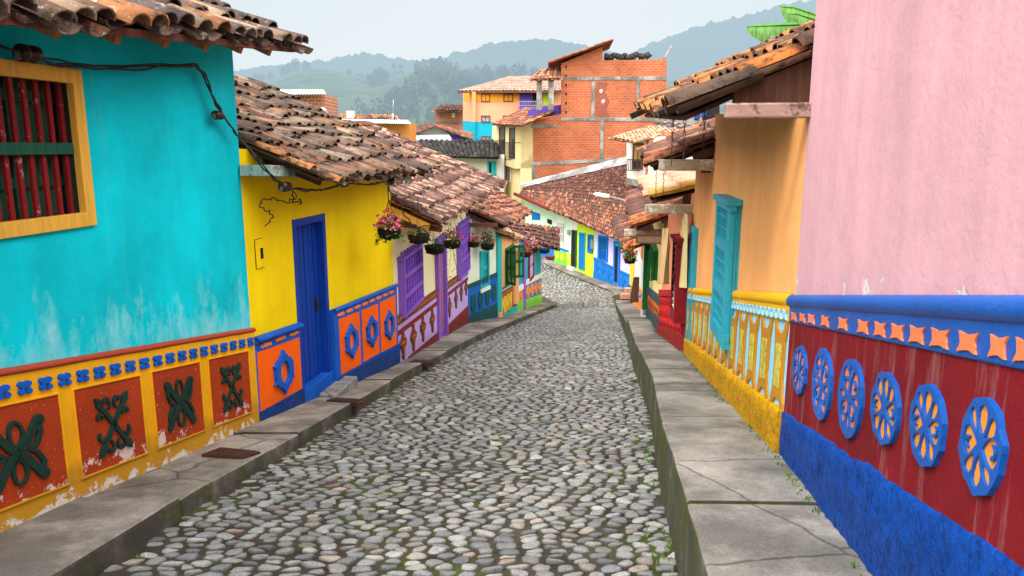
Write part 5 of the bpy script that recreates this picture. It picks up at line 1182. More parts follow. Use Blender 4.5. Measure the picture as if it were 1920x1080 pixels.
# white house with black tiles
WD = fwall(838, 50.5, 945, 50.0); t = thing('town_building', 'white house under a black tiled roof with a teal framed window', 'building', WD.at(3, -6))
slab('wall', WHITE, t, WD, flat(WD, [(800, 400), (945, 400), (945, 290), (800, 290)]), -4, 0)
f, bb = fwin(t, WD, 914, 931, 302, 331, TEAL, DARK, .12); slab('shutter', TEAL, f, WD, rect(bb[1]-.28, bb[1]-.1, bb[2]+.1, bb[3]-.1), .02, .06)
e0, e1 = P(812, 293, 49.4), P(934, 297, 49.2); r0, r1 = P(786, 263, 53), P(937, 264, 53)
o, S, N, upv = tiles('roof', T_DARK, t, e0, e1, r1, r0, .27, .5, 'black', 'black', 64, wob=.8, sag=0); deck(t, e0, e1, r1, r0, N, WOODD)
e0, e1, r1, r0 = P(880, 327, 47.2), P(944, 352, 46.6), P(950, 338, 48.5), P(893, 320, 48.8)
t2 = thing('awning', 'low dark tiled lean-to roof below the teal framed window', 'roof', e0); o, S, N, u_ = tiles('tile_cover', T_RED, t2, e0, e1, r1, r0, .25, .45, 'maroon', 'peach', 65, sag=0); deck(t2, e0, e1, r1, r0, N, WOODD)
# orange apartment block
WE = fwall(886, 73, 1052, 73); WE2 = Wall(P(868, 300, 81), P(886, 300, 73)); t = thing('apartment_building', 'three storey apricot and aqua apartment block with purple balcony', 'building', WE.at(4, -4))
slab('wall', APRIC, t, WE, flat(WE, [(886, 228), (1052, 228), (1052, 170), (886, 170)]), -8, 0)
slab('wall', AQUA, t, WE, flat(WE, [(886, 300), (1052, 300), (1052, 228), (886, 228)]), -8, .01)
slab('gold_band', GOLDR, t, WE, flat(WE, [(886, 191), (972, 191), (972, 171), (886, 171)]), 0, .04)
slab('side_wall', APRIC, t, WE2, WE2.q([(868, 226), (886, 228), (886, 172), (868, 172)]), -.3, .0); slab('side_wall', AQUA, t, WE2, WE2.q([(868, 300), (886, 300), (886, 228), (868, 226)]), -.3, .01)
slab('gold_band', GOLDR, t, WE2, WE2.q([(870, 188), (886, 191), (886, 171), (870, 171)]), 0, .03)
for x0, x1, y0, y1 in ((902, 919, 176, 191), (944, 962, 176, 191), (902, 919, 216.5, 229.5), (943, 958, 216.5, 229.5), (902, 919, 255, 263)): fwin(t, WE, x0, x1, y0, y1, WOODR, NETC, .10, .09)
slab('balcony_recess', VIOL, t, WE, flat(WE, [(974, 206), (1007, 206), (1007, 171), (974, 171)]), 0, .05); slab('balcony_front', VIOL, t, WE, flat(WE, [(974, 211), (1024, 211), (1024, 199), (974, 199)]), 0, .9)
slab('balcony_opening', DARK, t, WE, flat(WE, [(999, 196), (1006, 196), (1006, 173), (999, 173)]), .05, .07)
a, b = WE.px(974, 195)[0], WE.px(1020, 195)[0]; rails(t, WE, a, b, WE.px(990, 199)[1], WE.px(990, 191)[1], .9, 14, STEEL)
slab('lime_panel', LIME, t, WE, flat(WE, [(1019, 197), (1030, 197), (1030, 175), (1019, 175)]), 0, .06)
e0, e1 = P(858, 171, 73.2), P(1054, 171, 71.5); r0, r1 = P(955, 144, 79), P(1060, 143, 77)
o, S, N, upv = tiles('roof', T_CLEAN, t, e0, e1, r1, r0, .36, .8, 'peach', 'maroon', 66, wob=.3, sag=0, jit=.5, zone=lambda s, t_, b, rn, k: (.36, .24, .19) if k == 0 else (.20, .11, .085)); deck(t, e0, e1, r1, r0, N, WOODD, .05, .1)
mb = MB(); mb.tube([P(886, 172, 73.6), P(886, 262, 73.8)], .05); mb.tube([P(858, 173, 73.1), P(1054, 173, 71.3)], .07); mb.build('gutter', WOODR, t)
# small brick store, orange workshop, grey gable house, brick block
WF = fwall(492, 39.2, 610, 39.2); t = thing('town_building', 'small brick rooftop room under a white corrugated roof', 'building', WF.at(1, 0))
slab('wall', BRICKP, t, WF, flat(WF, [(556, 215), (608, 215), (608, 177), (556, 177)]), -3, 0); slab('door_panel', GOLDR, t, WF, flat(WF, [(530, 215), (556, 215), (556, 178), (530, 178)]), -.4, -.02); slab('wall', WHITE, t, WF, flat(WF, [(490, 215), (530, 215), (530, 180), (490, 180)]), -3, 0)
slab('window', GLASS, t, WF, flat(WF, [(549, 190), (555.5, 190), (555.5, 181), (549, 181)]), -.02, .0)
def zinc(t, e0, e1, r1, r0, n, amp=.035, name='roof', mat=ZINC):
    mb = MB(); e0, e1, r1, r0 = map(V, (e0, e1, r1, r0)); nn = (e1-e0).cross(r0-e0).normalized(); nn = nn if nn.z > 0 else -nn; vs = []; m = n*4
    for i in range(m+1):
        o_ = nn*amp*math.sin(math.pi*i/2); vs += [e0.lerp(e1, i/m)+o_, r0.lerp(r1, i/m)+o_]
    for i in range(m+1):
        o_ = nn*(amp*math.sin(math.pi*i/2)-.02); vs += [e0.lerp(e1, i/m)+o_]
    k = 2*(m+1); fs = [(2*i, 2*i+2, 2*i+3, 2*i+1) for i in range(m)]+[(2*i+2, 2*i, k+i, k+i+1) for i in range(m)]
    mb.mesh(vs, fs); return mb.build(name, mat, t)
WZ = simple('white corrugated sheet', (.72, .74, .76), .5, 0, .15, 3)
zinc(t, P(497, 176, 38.4), P(611, 175, 37.6), P(606, 168, 40.5), P(490, 168, 41), 22, .03, mat=WZ)
zinc(t, P(565, 208, 37.5), P(612, 206, 37.2), P(608, 201, 38.2), P(560, 203, 38.2), 8, .02)
e0, e1, r1, r0 = P(585, 222, 36.8), P(614, 218, 36.8), P(610, 207, 38), P(580, 209, 38); o, S, N, upv = tiles('lower_roof', T_CLEAN, t, e0, e1, r1, r0, .24, .4, 'peach', 'peach', 67, sag=0)
WG = fwall(615, 43, 770, 43); t = thing('town_building', 'low orange building with grey zinc edge and orange tiles', 'building', WG.at(1, -1))
slab('wall', paint('dull orange render', (.60, .25, .06), .1, .2, dirt=0), t, WG, flat(WG, [(600, 290), (768, 290), (768, 230), (600, 230)]), -3, 0)
zinc(t, P(618, 229, 42.6), P(770, 231, 41.2), P(764, 225, 44), P(612, 222, 45), 40, .025)
e0, e1, r1, r0 = P(616, 223, 45.6), P(745, 225, 45), P(740, 216, 47), P(614, 216, 47.4); o, S, N, upv = tiles('upper_roof', T_CLEAN, t, e0, e1, r1, r0, .25, .45, 'orange', 'peach', 68, sag=0)
mb = MB(); p = P(650, 224, 45.5); mb.box(p, (.45, 0, 0), (0, .4, 0), (0, 0, .5)); mb.build('chimney', BRICKP, t)
mb = MB(); a = P(736, 228, 43.5); mb.tube([a, P(737, 213, 43.5)], .06); mb.tube([P(737, 213, 43.5), P(737.5, 186, 43.5)], .02); tag(mb.build('antenna_mast', STEEL), 'thin antenna mast standing on the low orange building', 'mast')
WH = fwall(770, 65, 880, 65); t = thing('town_building', 'grey gable house with brown tiles, purple side and zinc lean-to', 'building', WH.at(2, -4))
slab('wall', BLOCKS, t, WH, flat(WH, [(772, 290), (842, 290), (842, 250), (818, 238), (772, 252)]), -5, 0); slab('wall', VIOL, t, WH, flat(WH, [(842, 290), (866, 290), (866, 254), (842, 250)]), -5, .0)
slab('green_corner', GREENJ, t, WH, flat(WH, [(866, 270), (880, 270), (880, 257), (866, 255)]), -2, 0)
e0, e1, r1, r0 = P(768, 253, 65), P(815, 235, 64.3), P(806, 231, 70), P(768, 240, 71); o, S, N, upv = tiles('roof', T_RED, t, P(769, 254, 64.8), P(769, 240, 72), P(806, 232, 72), P(818, 237, 64.3), .3, .6, 'maroon', 'maroon', 69, sag=0, wob=.3)
o, S, N, upv = tiles('roof', T_RED, t, P(884, 262, 64), P(884, 250, 70), P(806, 232, 72), P(818, 237, 64.3), .3, .6, 'red', 'red', 70, sag=0, wob=.3)
zinc(t, P(770, 262, 62.5), P(848, 263, 62), P(842, 252, 64.4), P(776, 253, 65), 24, .035)
WI = fwall(815, 91, 872, 91); t = thing('town_building', 'plain brick block under a ribbed roof left of the apartment block', 'building', WI.at(2, -4))
slab('wall', BRICKP, t, WI, flat(WI, [(815, 300), (872, 300), (872, 206), (815, 206)]), -6, 0); slab('concrete_beam', CONCP, t, WI, flat(WI, [(815, 231), (872, 233), (872, 229), (815, 228)]), 0, .05); fwin(t, WI, 847, 853, 212, 220, WHITEJ, GLASS, .12)
o, S, N, upv = tiles('roof', T_RED, t, P(812, 208, 89), P(874, 208, 88), P(872, 196, 95), P(826, 198, 96), .45, .9, 'maroon', 'peach', 71, sag=0, wob=.3)
# white balcony house on the right and the block house behind
WJ = fwall(1174, 42.5, 1216, 41.0); t = thing('town_building', 'white house with balcony window under pale tiles, right of the brick building', 'building', WJ.at(1, -3))
slab('wall', WHITE, t, WJ, flat(WJ, [(1175, 344), (1216, 352), (1216, 256), (1175, 262)]), -5, 0); slab('wall_foot', CONCP, t, WJ, flat(WJ, [(1175, 345), (1216, 353), (1216, 342), (1175, 333)]), 0, .06)
WJ2 = Wall(WJ.at(WJ.len-.02, 0, 0), WJ.at(WJ.len-.02, 0, -6)); slab('side_wall', BRICKP, t, Wall(WJ.at(WJ.px(1216, 300)[0], 0, 0), WJ.at(WJ.px(1216, 300)[0], 0, 0)+V((7, 6, 0))), [(0, -4), (8, -4), (8, 2.0), (0, .35)], -.2, 0)
f, (a, b, z0, z1) = fwin(t, WJ, 1187, 1206.5, 268, 318, WOODR, GLASS, .1, .06); slab('curtain', paint('ochre curtain', (.45, .30, .10), .3, .6, dirt=0), f, WJ, rect(a+.12, b-.12, z0+.5, z1-.12), .013, .03); rails(f, WJ, a-.12, b+.1, z0-.05, z0+.55, .3, 8)
e0, e1 = P(1144, 259, 40.5), P(1190, 267, 39.6); r0, r1 = P(1243, 230, 46.5), P(1302, 237, 45.5)
o, S, N, upv = tiles('roof', T_CLEAN, t, e0, e1, r1, r0, .24, .42, 'peach', 'peach', 72, wob=.5, sag=0, zone=lambda s, t_, b, rn, k: (.09, .09, .1) if t_ > .62 and rn.random() < .55 else None); deck(t, e0, e1, r1, r0, N, WOODD)
WK = fwall(1246, 54, 1360, 53); t = thing('town_building', 'grey block house with open upper floor behind the pale tiled roof', 'building', WK.at(2, -2))
slab('wall', BLOCKS, t, WK, flat(WK, [(1246, 300), (1350, 300), (1350, 226), (1302, 226), (1302, 190), (1246, 190)]), -5, 0); slab('opening', DARK, t, WK, flat(WK, [(1302, 226), (1350, 226), (1350, 196), (1302, 196)]), -2, -1)
slab('base_wall', BRICKP, t, WK, flat(WK, [(1302, 245), (1350, 245), (1350, 231), (1302, 231)]), 0, .06)
for x in (1269, 1313): mb = MB(); p, q = WK.pt(x, 236, .3), WK.pt(x, 190, .3); mb.box(p-V((.1, 0, 0)), (.22, 0, 0), (0, .2, 0), (0, 0, q.z-p.z)); mb.build('post', WOODG, t)
CLB = paint('blue cloth', (.03, .10, .42), .3, .5, dirt=0)
for k, (x0, x1, y1, lab) in enumerate(((1302, 1312, 223, 'blue washing hanging left of the wooden post in the block house'), (1316, 1324, 219, 'blue washing hanging right of the wooden post in the block house'))):
    mb = MB(); p, q = WK.pt(x0, 200, .5), WK.pt(x1, y1, .5); n = 8; vs = []
    for i in range(n+1):
        for z in (p.z, q.z): vs.append(V((p.x+(q.x-p.x)*i/n, p.y+.08*math.sin(i*2.1), z)))
    mb.mesh(vs, [(2*i, 2*i+2, 2*i+3, 2*i+1) for i in range(n)]); tag(mb.build('hanging_laundry', CLB), lab, 'laundry')
# ------------------------------------------------------------------ hills
def hillmat(name, c1, c2, c3, scl):
    m, nt, b = nmat(name, .95, .05); p = pos(nt)
    col = mix(nt, ramp(nt, tnoise(nt, p, scl, 8, .65), [(.38, 0.), (.62, 1.)]), c1, c2); col = mix(nt, ramp(nt, tnoise(nt, p, scl*3.1, 8, .7), [(.5, 0.), (.6, 1.)]), col, c3)
    nt.links.new(col, b.inputs['Base Color']); return m
HN = hillmat('pasture', (.12, .19, .08), (.20, .27, .11), (.06, .11, .05), .03); HF = hillmat('forest', (.02, .05, .02), (.045, .085, .03), (.015, .035, .015), .012)
def hill(name, crest, Yc, Yf, zf, mat, seed, x0=-100, x1=2100, nx=240, nv=44, amp=1., tree=0, p_=1.0):
    xs = np.linspace(x0, x1, nx); mb = MB(); vs = []; g = []
    for x in xs:
        y = np.interp(x, [c[0] for c in crest], [c[1] for c in crest]); top = P(x, y, Yc); row = []
        for v in range(nv+8):
            f = v/nv
            if f <= 1: Y = Yf+(Yc-Yf)*f; e = math.sin(f*math.pi/2)**p_
            else: Y = Yc+(f-1)*Yc*.9; e = 1-(f-1)*3.2
            X = top.x/Yc*Y; z = zf+(top.z-zf)*e
            q = V((X*.012*420/Yc, Y*.012*420/Yc, seed)); k = min(1, f*4)*Yc/420
            z += k*amp*(3.2*noise.noise(q*1.6)*(1-max(0, f-.6)/.4*.7 if f < 1 else .3)+1.2*noise.noise(q*4.5))
            if tree: z += -tree*.7+tree*abs(noise.noise(V((X*.05, Y*.05, seed))))+tree*.6*noise.noise(V((X*.14, Y*.14, seed)))
            row.append(V((X, Y, z)))
        g.append(row)
    m = nv+8; vs = [p for r in g for p in r]
    mb.mesh(vs, [(i*m+k, (i+1)*m+k, (i+1)*m+k+1, i*m+k+1) for i in range(nx-1) for k in range(m-1)]); mb.build(name, mat, None, kind='structure'); return g
HC = [(-100, 190), (380, 190), (440, 178), (500, 160), (540, 147), (580, 141), (620, 142), (660, 152), (690, 159), (720, 158), (750, 150), (780, 141), (820, 137), (860, 142), (900, 150), (950, 152), (1020, 158), (1100, 165), (1200, 160), (1400, 150), (2100, 160)]
g1 = hill('hill', HC, 430, 150, -20, HN, 3, amp=1.0, p_=1.1)
FC = [(-100, 150), (380, 140), (440, 137), (500, 129), (560, 122), (610, 117), (650, 110), (690, 104), (720, 108), (760, 114), (790, 116), (840, 113), (870, 104), (910, 91), (960, 84), (1010, 82), (1060, 88), (1110, 97), (1150, 106), (1178, 109), (1260, 112), (2100, 112)]
hill('far_hill', FC, 1050, 520, -20, HF, 9, amp=.5, tree=9, nx=420, nv=60)
GC = [(1000, 150), (1100, 128), (1178, 106), (1215, 92), (1260, 74), (1310, 58), (1360, 46), (1410, 36), (1460, 24), (1520, 14), (1600, -5), (1800, -45), (2100, -60)]
hill('mountain', GC, 1250, 600, -20, HF, 14, x0=1000, amp=.5, tree=9, nx=300, nv=60)
def ground_on(g, x, Y, x0=-100, x1=2100):
    i = int(round((x-x0)/(x1-x0)*(len(g)-1))); r = g[max(0, min(len(g)-1, i))]
    for a, b in zip(r, r[1:]):
        if a.y <= Y <= b.y: return a.lerp(b, (Y-a.y)/(b.y-a.y))
    return r[44]
def leafmat(name, c, var=.5):
    m, nt, b = nmat(name, .6, .25); at = nd(nt, 'VertexColor', layer_name='Col').outputs[0]
    n = ramp(nt, tnoise(nt, pos(nt), 2, 3), [(.3, 1-var*.5), (.7, 1+var*.5)]); nt.links.new(mix(nt, 1., at, n, 'MULTIPLY'), b.inputs['Base Color'])
    return m
LEAF = leafmat('tree leaves', 0); TONE = [1.]; BARK = wood('bark', (.09, .06, .04), .3, .9)
def crown(mb, c, rx, rz, rn, n, leaf, kind='round'):
    for _ in range(n):
        while True:
            d = V((rn.uniform(-1, 1), rn.uniform(-1, 1), rn.uniform(-1, 1)))
            if .25 < d.length < 1: break
        if kind == 'cone': k = .28+.72*(1-(d.z+1)/2)**.8; d = V((d.x*k, d.y*k, d.z))
        q = c+V((d.x*rx, d.y*rx, d.z*rz)); q += V((1, 0, 0))*.35*rx*noise.noise(q*.35)
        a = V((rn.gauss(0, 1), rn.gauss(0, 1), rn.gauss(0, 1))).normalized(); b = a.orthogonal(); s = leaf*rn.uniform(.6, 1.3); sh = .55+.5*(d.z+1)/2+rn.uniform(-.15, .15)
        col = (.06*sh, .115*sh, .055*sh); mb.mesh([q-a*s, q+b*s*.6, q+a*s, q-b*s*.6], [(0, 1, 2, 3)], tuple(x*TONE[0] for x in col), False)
def tree(label, x, ytop, ybase, Y, wpx, kind, seed, base=None):
    rn = random.Random(seed); b = P(x, ybase, Y); tp = P(x, ytop, Y); H = tp.z-b.z; rx = wpx/2/F*Y
    t = thing('hill_tree', label, 'tree', b, 'single trees on the hills'); mb = MB()
    mb.tube([b-V((0, 0, 1)), b+V((.1, 0, H*.3)), b+V((-.05, 0, H*.75))], H*.028, 5, None, H*.008)
    for k in range(5): a = 1.3*k; z = H*(.35+.09*k); mb.tube([b+V((0, 0, z)), b+V((math.cos(a)*rx*.6, math.sin(a)*rx*.6, z+H*.12))], H*.01, 4)
    mb.build('trunk', BARK, t); mb = MB(); lo_ = .18 if kind != 'palm' else .55
    crown(mb, b+V((0, 0, H*(lo_+1)/2)), rx, H*(1-lo_)/2, rn, 260, H*.055, 'cone' if kind == 'cone' else 'round'); mb.build('crown', LEAF, t)
TR = [('tallest dark tree in the clump on the left hill crest', 555, 109, 141, 425, 16, 'round'), ('dark cone tree at the right end of the left hill clump', 575, 112, 140, 425, 21, 'cone'), ('rounded tree in the middle of the left hill clump', 541, 119, 146, 425, 15, 'round'), ('dark tree at the left end of the left hill clump', 532, 123, 148, 424, 14, 'round'),
      ('small round tree standing alone left of the hill clump', 507, 135, 154, 415, 13, 'round'), ('low bushy tree just right of the turquoise wall', 482, 137, 156, 410, 16, 'round'), ('small tree leaning on the low bushy tree on the hill', 493, 139, 156, 410, 10, 'round'),
      ('cone shaped tree in the dip between the two green hills', 655, 128, 150, 420, 14, 'cone'), ('wide rounded tree right of the cone tree in the dip', 675, 135, 156, 418, 19, 'round'), ('low rounded tree below the second hill crest', 692, 138, 158, 416, 15, 'round'), ('pair-like lumpy tree left of the second hill crest', 718, 129, 147, 422, 12, 'round'),
      ('slim palm-like tree left on the second hill crest', 739, 118, 141, 425, 7, 'palm'), ('taller palm-like tree beside the slim one', 752, 121, 139, 425, 9, 'palm'), ('lone palm-like tree right on the second hill crest', 797, 121, 139, 425, 12, 'palm'),
      ('big dark tree left behind the apartment roof', 915, 127, 165, 330, 24, 'round'), ('bushy dark tree above the apartment roof ridge', 945, 121, 160, 330, 26, 'round'), ('wide dark tree behind the apartment block roof', 975, 117, 160, 330, 30, 'round'), ('dark tree left of the porch roof on the brick building', 1003, 124, 160, 330, 26, 'round'), ('light green tree in the valley left of the apartment block', 830, 141, 165, 400, 17, 'round'), ('bushy tree on the slope under the lone palm-like tree', 888, 132, 168, 340, 22, 'round')]
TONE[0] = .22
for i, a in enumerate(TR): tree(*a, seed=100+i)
TONE[0] = 1.0; rn = random.Random(5); mb = MB()  # woods get paler leaves, part of the haze is put into their colour
for k in range(800):
    x = rn.uniform(430, 1180) if k % 2 else rn.uniform(690, 1050); Y = rn.uniform(230, 410); q = ground_on(g1, x, Y)
    dens = noise.noise(V((x*.012, Y*.02, 1.5)))
    if (dens < (-.12 if x > 690 else .05) and Y > 200) or (x < 690 and rn.random() < .8 and Y > 220) or (Y > 370 and rn.random() < .7): continue
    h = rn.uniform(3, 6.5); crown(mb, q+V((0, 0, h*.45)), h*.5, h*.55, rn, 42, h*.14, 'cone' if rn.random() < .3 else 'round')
mb.build('hillside_woods', LEAF, None, kind='stuff')
rn = random.Random(8); mb = MB()
for k in range(160): x = rn.uniform(590, 900); q = P(x, 262, rn.uniform(95, 165)); h = rn.uniform(2, 5); q.z = gz(q.y)+3; crown(mb, q+V((0, 0, h*.4)), h*.6, h*.5, rn, 40, h*.14)
mb.build('valley_bushes', LEAF, None, kind='stuff')
# ------------------------------------------------------------------ hanging flower baskets
WICK = wood('dark wicker', (.022, .016, .012), .5, .8, (30, 30, 60)); WICKB = wood('brown wicker', (.16, .05, .035), .3, .7, (30, 30, 60))
FOL = leafmat('basket leaves', 0, .3)
def basket(label, x, y, Y, rpx, fl, leaves, seed, hookdy=0, wick=None, up=.5, trail=0):
    rn = random.Random(seed); c = P(x, y, Y); r = rpx/F*Y*1.04; t = thing('hanging_basket', label, 'flower basket', c-V((0, 0, r*.6)), 'baskets hanging from the eaves')
    mb = MB(); mb.lathe(c-V((0, 0, r*.62)), [(.001, 0), (r*.45, .02), (r*.78, r*.22), (r*.98, r*.62), (r*1.04, r*.98), (r*.99, r*1.02), (r*.9, r*.9), (.001, r*.86)], 20)
    for k, v in enumerate(mb.v): mb.v[k] = tuple(V(v)+V((1, 1, .6))*r*.035*noise.noise(V(v)*60))
    for q in (.25, .55, .85): mb.tube([c+V((r*(.80+.26*q**.6)*math.cos(a), r*(.80+.26*q**.6)*math.sin(a), r*(q-.6))) for a in np.linspace(0, 6.29, 18)], r*.035, 5)
    mb.build('bowl', wick or WICK, t)
    hk = c+V((0, 0, max(.35, hookdy/F*Y))); mb = MB()
    for k in range(3): a = 2.1*k+.4; mb.tube([c+V((r*math.cos(a), r*math.sin(a), r*.35)), hk], .004, 4)
    mb.tube([hk, hk+V((0, 0, .22))], .007, 4); mb.build('hanger', IRON, t)
    if leaves:
        mb = MB(); fb = MB()
        for k in range(leaves):
            a = rn.uniform(0, 6.28); rr = r*rn.uniform(0, 1.25)**.7; p = c+V((rr*math.cos(a), rr*math.sin(a), r*.35+r*up*rn.random()*(1.3-rr/r*.6)-(r*.22 if rr > r*1.0 else 0)*rn.random()))
            if trail and rn.random() < .3: p = c+V((r*1.05*math.cos(a), r*1.05*math.sin(a), -rn.random()*trail))
            d = V((math.cos(a)+rn.gauss(0, .5), math.sin(a)+rn.gauss(0, .5), rn.gauss(.1, .6))).normalized(); s = rn.uniform(.026, .048)*max(1, r/.15*.9); b = d.cross(V((0, 0, 1))).normalized()*s*.55; g = rn.uniform(.5, 1.4); cc = (.05*g, .15*g, .025*g) if rn.random() < .8 else (.10*g, .20*g, .03*g)
            mb.mesh([p, p+d*s*.6+b, p+d*s*1.35-V((0, 0, s*.25)), p+d*s*.6-b], [(0, 1, 2, 3)], cc, False)
            if k % 9 == 0: mb.tube([c+V((0, 0, r*.3)), p], .003, 3, (.06, .09, .03))
        mb.build('foliage', FOL, t)['kind'] = 'stuff'
        if fl:
            for k in range(fl[0]):
                a = rn.uniform(0, 6.28); rr = r*rn.uniform(.1, 1.35); p = c+V((rr*math.cos(a), rr*math.sin(a)-.02, r*.45+r*up*1.25*rn.random()*(1.4-rr/r*.7))); s = rn.uniform(.022, .036)*max(1, r/.15*.95); col = fl[1+rn.randrange(len(fl)-1)]
                for q in range(5):
                    d = V((rn.gauss(0, 1), rn.gauss(-.3, 1), rn.gauss(.3, 1))).normalized(); b = d.orthogonal().normalized()*s*.5; fb.mesh([p, p+d*s*.7+b, p+d*s*1.3, p+d*s*.7-b], [(0, 1, 2, 3)], tuple(v*rn.uniform(.8, 1.15) for v in col), False)
            fb.build('flowers', FOL, t)['kind'] = 'stuff'
RO, PK, RD, WF_ = (.72, .10, .22), (.75, .22, .33), (.60, .02, .025), (.75, .45, .40)
yo = lambda d: None
basket('largest basket full of pink flowers in front of the yellow wall', 730, 438, 9.9, 21, (62, RO, (.72, .05, .12), PK), 280, 1, 60, up=1.15, trail=.12)
basket('dark basket with sparse wilted leaves second from the yellow wall', 785, 447, 11.6, 19, (8, (.4, .06, .08)), 110, 2, 50, up=.7)
basket('nearly bare dark basket in front of the purple door', 815, 467, 13.2, 18, None, 45, 3, 60, up=.6)
basket('dark basket with long trailing green stems by the purple lattice window', 848, 458, 15.4, 15.5, (26, RO, RD), 260, 4, 60, up=1.4, trail=.95)
basket('small basket of crimson flowers in front of the pale mint wall', 888, 458, 20.2, 11, (40, RD, RO), 150, 5, 55, up=1.0, trail=.1)
basket('leafy bright green basket with red flowers under the corner of the third roof', 914, 462, 21.0, 12.5, (26, RD, (.7, .05, .04)), 300, 6, 48, up=1.5)
basket('basket of red flowers by the peach corner pillar', 985, 477, 25.4, 10, (55, RD, (.72, .12, .06)), 150, 7, 40, up=1.3)
basket('basket of pale pink flowers under the last left roof', 1000, 468, 26.6, 9.5, (60, RD, WF_, PK), 130, 8, 32, up=1.5)
basket('empty dark basket hanging under the tip of the last left roof', 1021, 470, 28.4, 9.5, None, 0, 9, 26)
basket('empty red brown basket lowest under the last left roof', 1031.5, 483, 28.0, 8.5, None, 0, 10, 30, WICKB)
basket('flower basket with red and pink blooms on the right row by the white house', 1181, 489, 17.0, 10.5, (70, RD, RO, (.7, .12, .05)), 330, 11, 34, up=2.0)
# ------------------------------------------------------------------ cables, insulators, covers, signs, cloths
def cable(label, paths, r=.012, cat='cable'):
    mb = MB()
    for p, rr in paths: mb.tube(p, rr, 6)
    return tag(mb.build('power_cable', CABLE), label, cat)
def wav(W, pts, d, k, seed, amp=.02):
    rn = random.Random(seed); out = []
    for a, b in zip(pts, pts[1:]):
        for i in range(k): f = i/k; x, y = lerp(a, b, f); out.append(W.pt(x, y, d)+V((rn.gauss(0, amp), 0, rn.gauss(0, amp))))
    out.append(W.pt(*pts[-1], d))
    for _ in range(2): out = [out[0]]+[q for a, b in zip(out, out[1:]) for q in (a.lerp(b, .25), a.lerp(b, .75))]+[out[-1]]
    return out
main = [(-30, 78), (45, 98), (110, 119), (200, 127), (300, 124), (365, 121), (385, 140), (400, 185), (425, 225), (443, 252)]
tail = [(447, 262), (480, 300), (515, 337), (530, 348)]
paths = [(wav(W1, [(x, y+o_) for x, y in main], .09+.010*k, 4, k+1, .008), .0075) for k, o_ in enumerate((-2.0, 0, 2.0))]
paths += [([W1.pt(443, 252, .10+.012*k), W1.pt(443, 252, .10)+V((.03, .04, -.05))]+wav(W2, tail[1:], .38, 4, k+7, .012), .0075) for k in range(2)]
cable('bundle of black cables sagging across the turquoise wall', paths)
paths = [(wav(W2, [(530, 348), (560, 355), (600, 356), (645, 345), (690, 346), (725, 340)], .36, 5, k+20, .012), .0065) for k in range(3)]
paths += [(wav(W2, [(545, 352), (556, 372), (536, 382), (510, 370), (490, 376), (488, 388), (505, 398), (513, 410), (497, 424)], .12, 5, 31, .012), .006), (wav(W2, [(548, 352), (552, 380), (566, 372), (560, 384)], .2, 5, 33, .012), .007)]
cable('tangled black cables below the eave of the yellow house', paths)
cable('thin black cable looping down from the yellow roof to the flower baskets', [(wav(W3, [(722, 345), (745, 372), (762, 410), (778, 425), (800, 424), (815, 418)], .6, 5, 41, .012), .009), (wav(W3, [(845, 402), (855, 412), (862, 400), (868, 415)], .3, 4, 43, .01), .009)])
cable('twisted black cable hanging off the last left roof', [(wav(W5, [(955, 420), (962, 438), (966, 456), (978, 452)], .5, 4, 51, .02), .014)])
BRKT = simple('dull bracket steel', (.14, .14, .145), .5, .5)
def insulator(label, p, ax, sc_=1.):
    t = thing('insulator', label, 'insulator', p, 'spool insulators'); mb = MB(); r = .045*sc_
    mb.lathe(p-V(ax)*r*1.2, [(.001, 0), (r, .0), (r, r*.5), (r*.65, r*.8), (r*.65, r*1.2), (r, r*1.5), (r, r*2.2), (.001, r*2.3)], 14, ax); mb.build('spool', CERAM, t)
    mb = MB(); u = V(ax); s = u.orthogonal().normalized(); mb.tube([p-u*r*1.6, p+u*r*1.6], .008, 6); mb.box(p-u*r*1.5-V((.012, .02, r*.8)), (.02, 0, 0), (0, .035, 0), (0, 0, r*1.0)); mb.box(p+u*r*1.3-V((.012, .02, r*.8)), (.02, 0, 0), (0, .035, 0), (0, 0, r*1.0)); mb.build('bracket', BRKT, t)
insulator('brown spool insulator on steel bracket above the barred window', W1.pt(54, 101, .10), W1.u, 1.2)
insulator('black spool insulator on the edge of the turquoise wall', W1.pt(409, 216, .09), W1.u, .9)
insulator('black spool insulator under the left end of the yellow eave', W2.pt(535, 350, .36), W2.u, 1.1)
insulator('black spool insulator under the middle of the yellow eave', W2.pt(646, 344, .36), W2.u, 1.)
insulator('black spool insulator at the right end of the yellow eave', W2.pt(733, 341, .36), W2.u, 1.)
COVER = simple('rusty iron cover', (.085, .04, .03), .6, .3, .4, 30)
def cover(label, pts, nm='drain_cover', h=1.6):
    q = [G(x, y, h)+V((0, 0, .012)) for x, y in pts]; mb = MB(); ctr = sum(q, V((0, 0, 0)))/4
    mb.mesh(q+[p-V((0, 0, .05)) for p in q], [(0, 1, 2, 3), (4, 0, 3, 7), (5, 1, 0, 4), (6, 2, 1, 5), (7, 3, 2, 6)], None, False)
    o = mb.build(nm, COVER); 
    mb = MB()
    for i in range(7):
        f = (i+.5)/7; a, b = q[0].lerp(q[3], f), q[1].lerp(q[2], f); a, b = a.lerp(b, .06), b.lerp(a, .06); s = (q[3]-q[0])*.04; mb.mesh([a-s, b-s, b+s, a+s]+[p+V((0, 0, .006)) for p in (a-s, b-s, b+s, a+s)], [(4, 5, 6, 7), (0, 1, 5, 4), (1, 2, 6, 5), (2, 3, 7, 6), (3, 0, 4, 7)], None, False)
    r_ = mb.build('ribs', COVER, o); return tag(o, label, 'drain cover')
cover('nearest rusty cover in the left pavement by the turquoise house', [(378, 854), (455, 859), (488, 849), (412, 841)])
cover('middle rusty cover in the left pavement beyond the blue door', [(612, 752), (672, 758), (687, 751), (628, 747)])
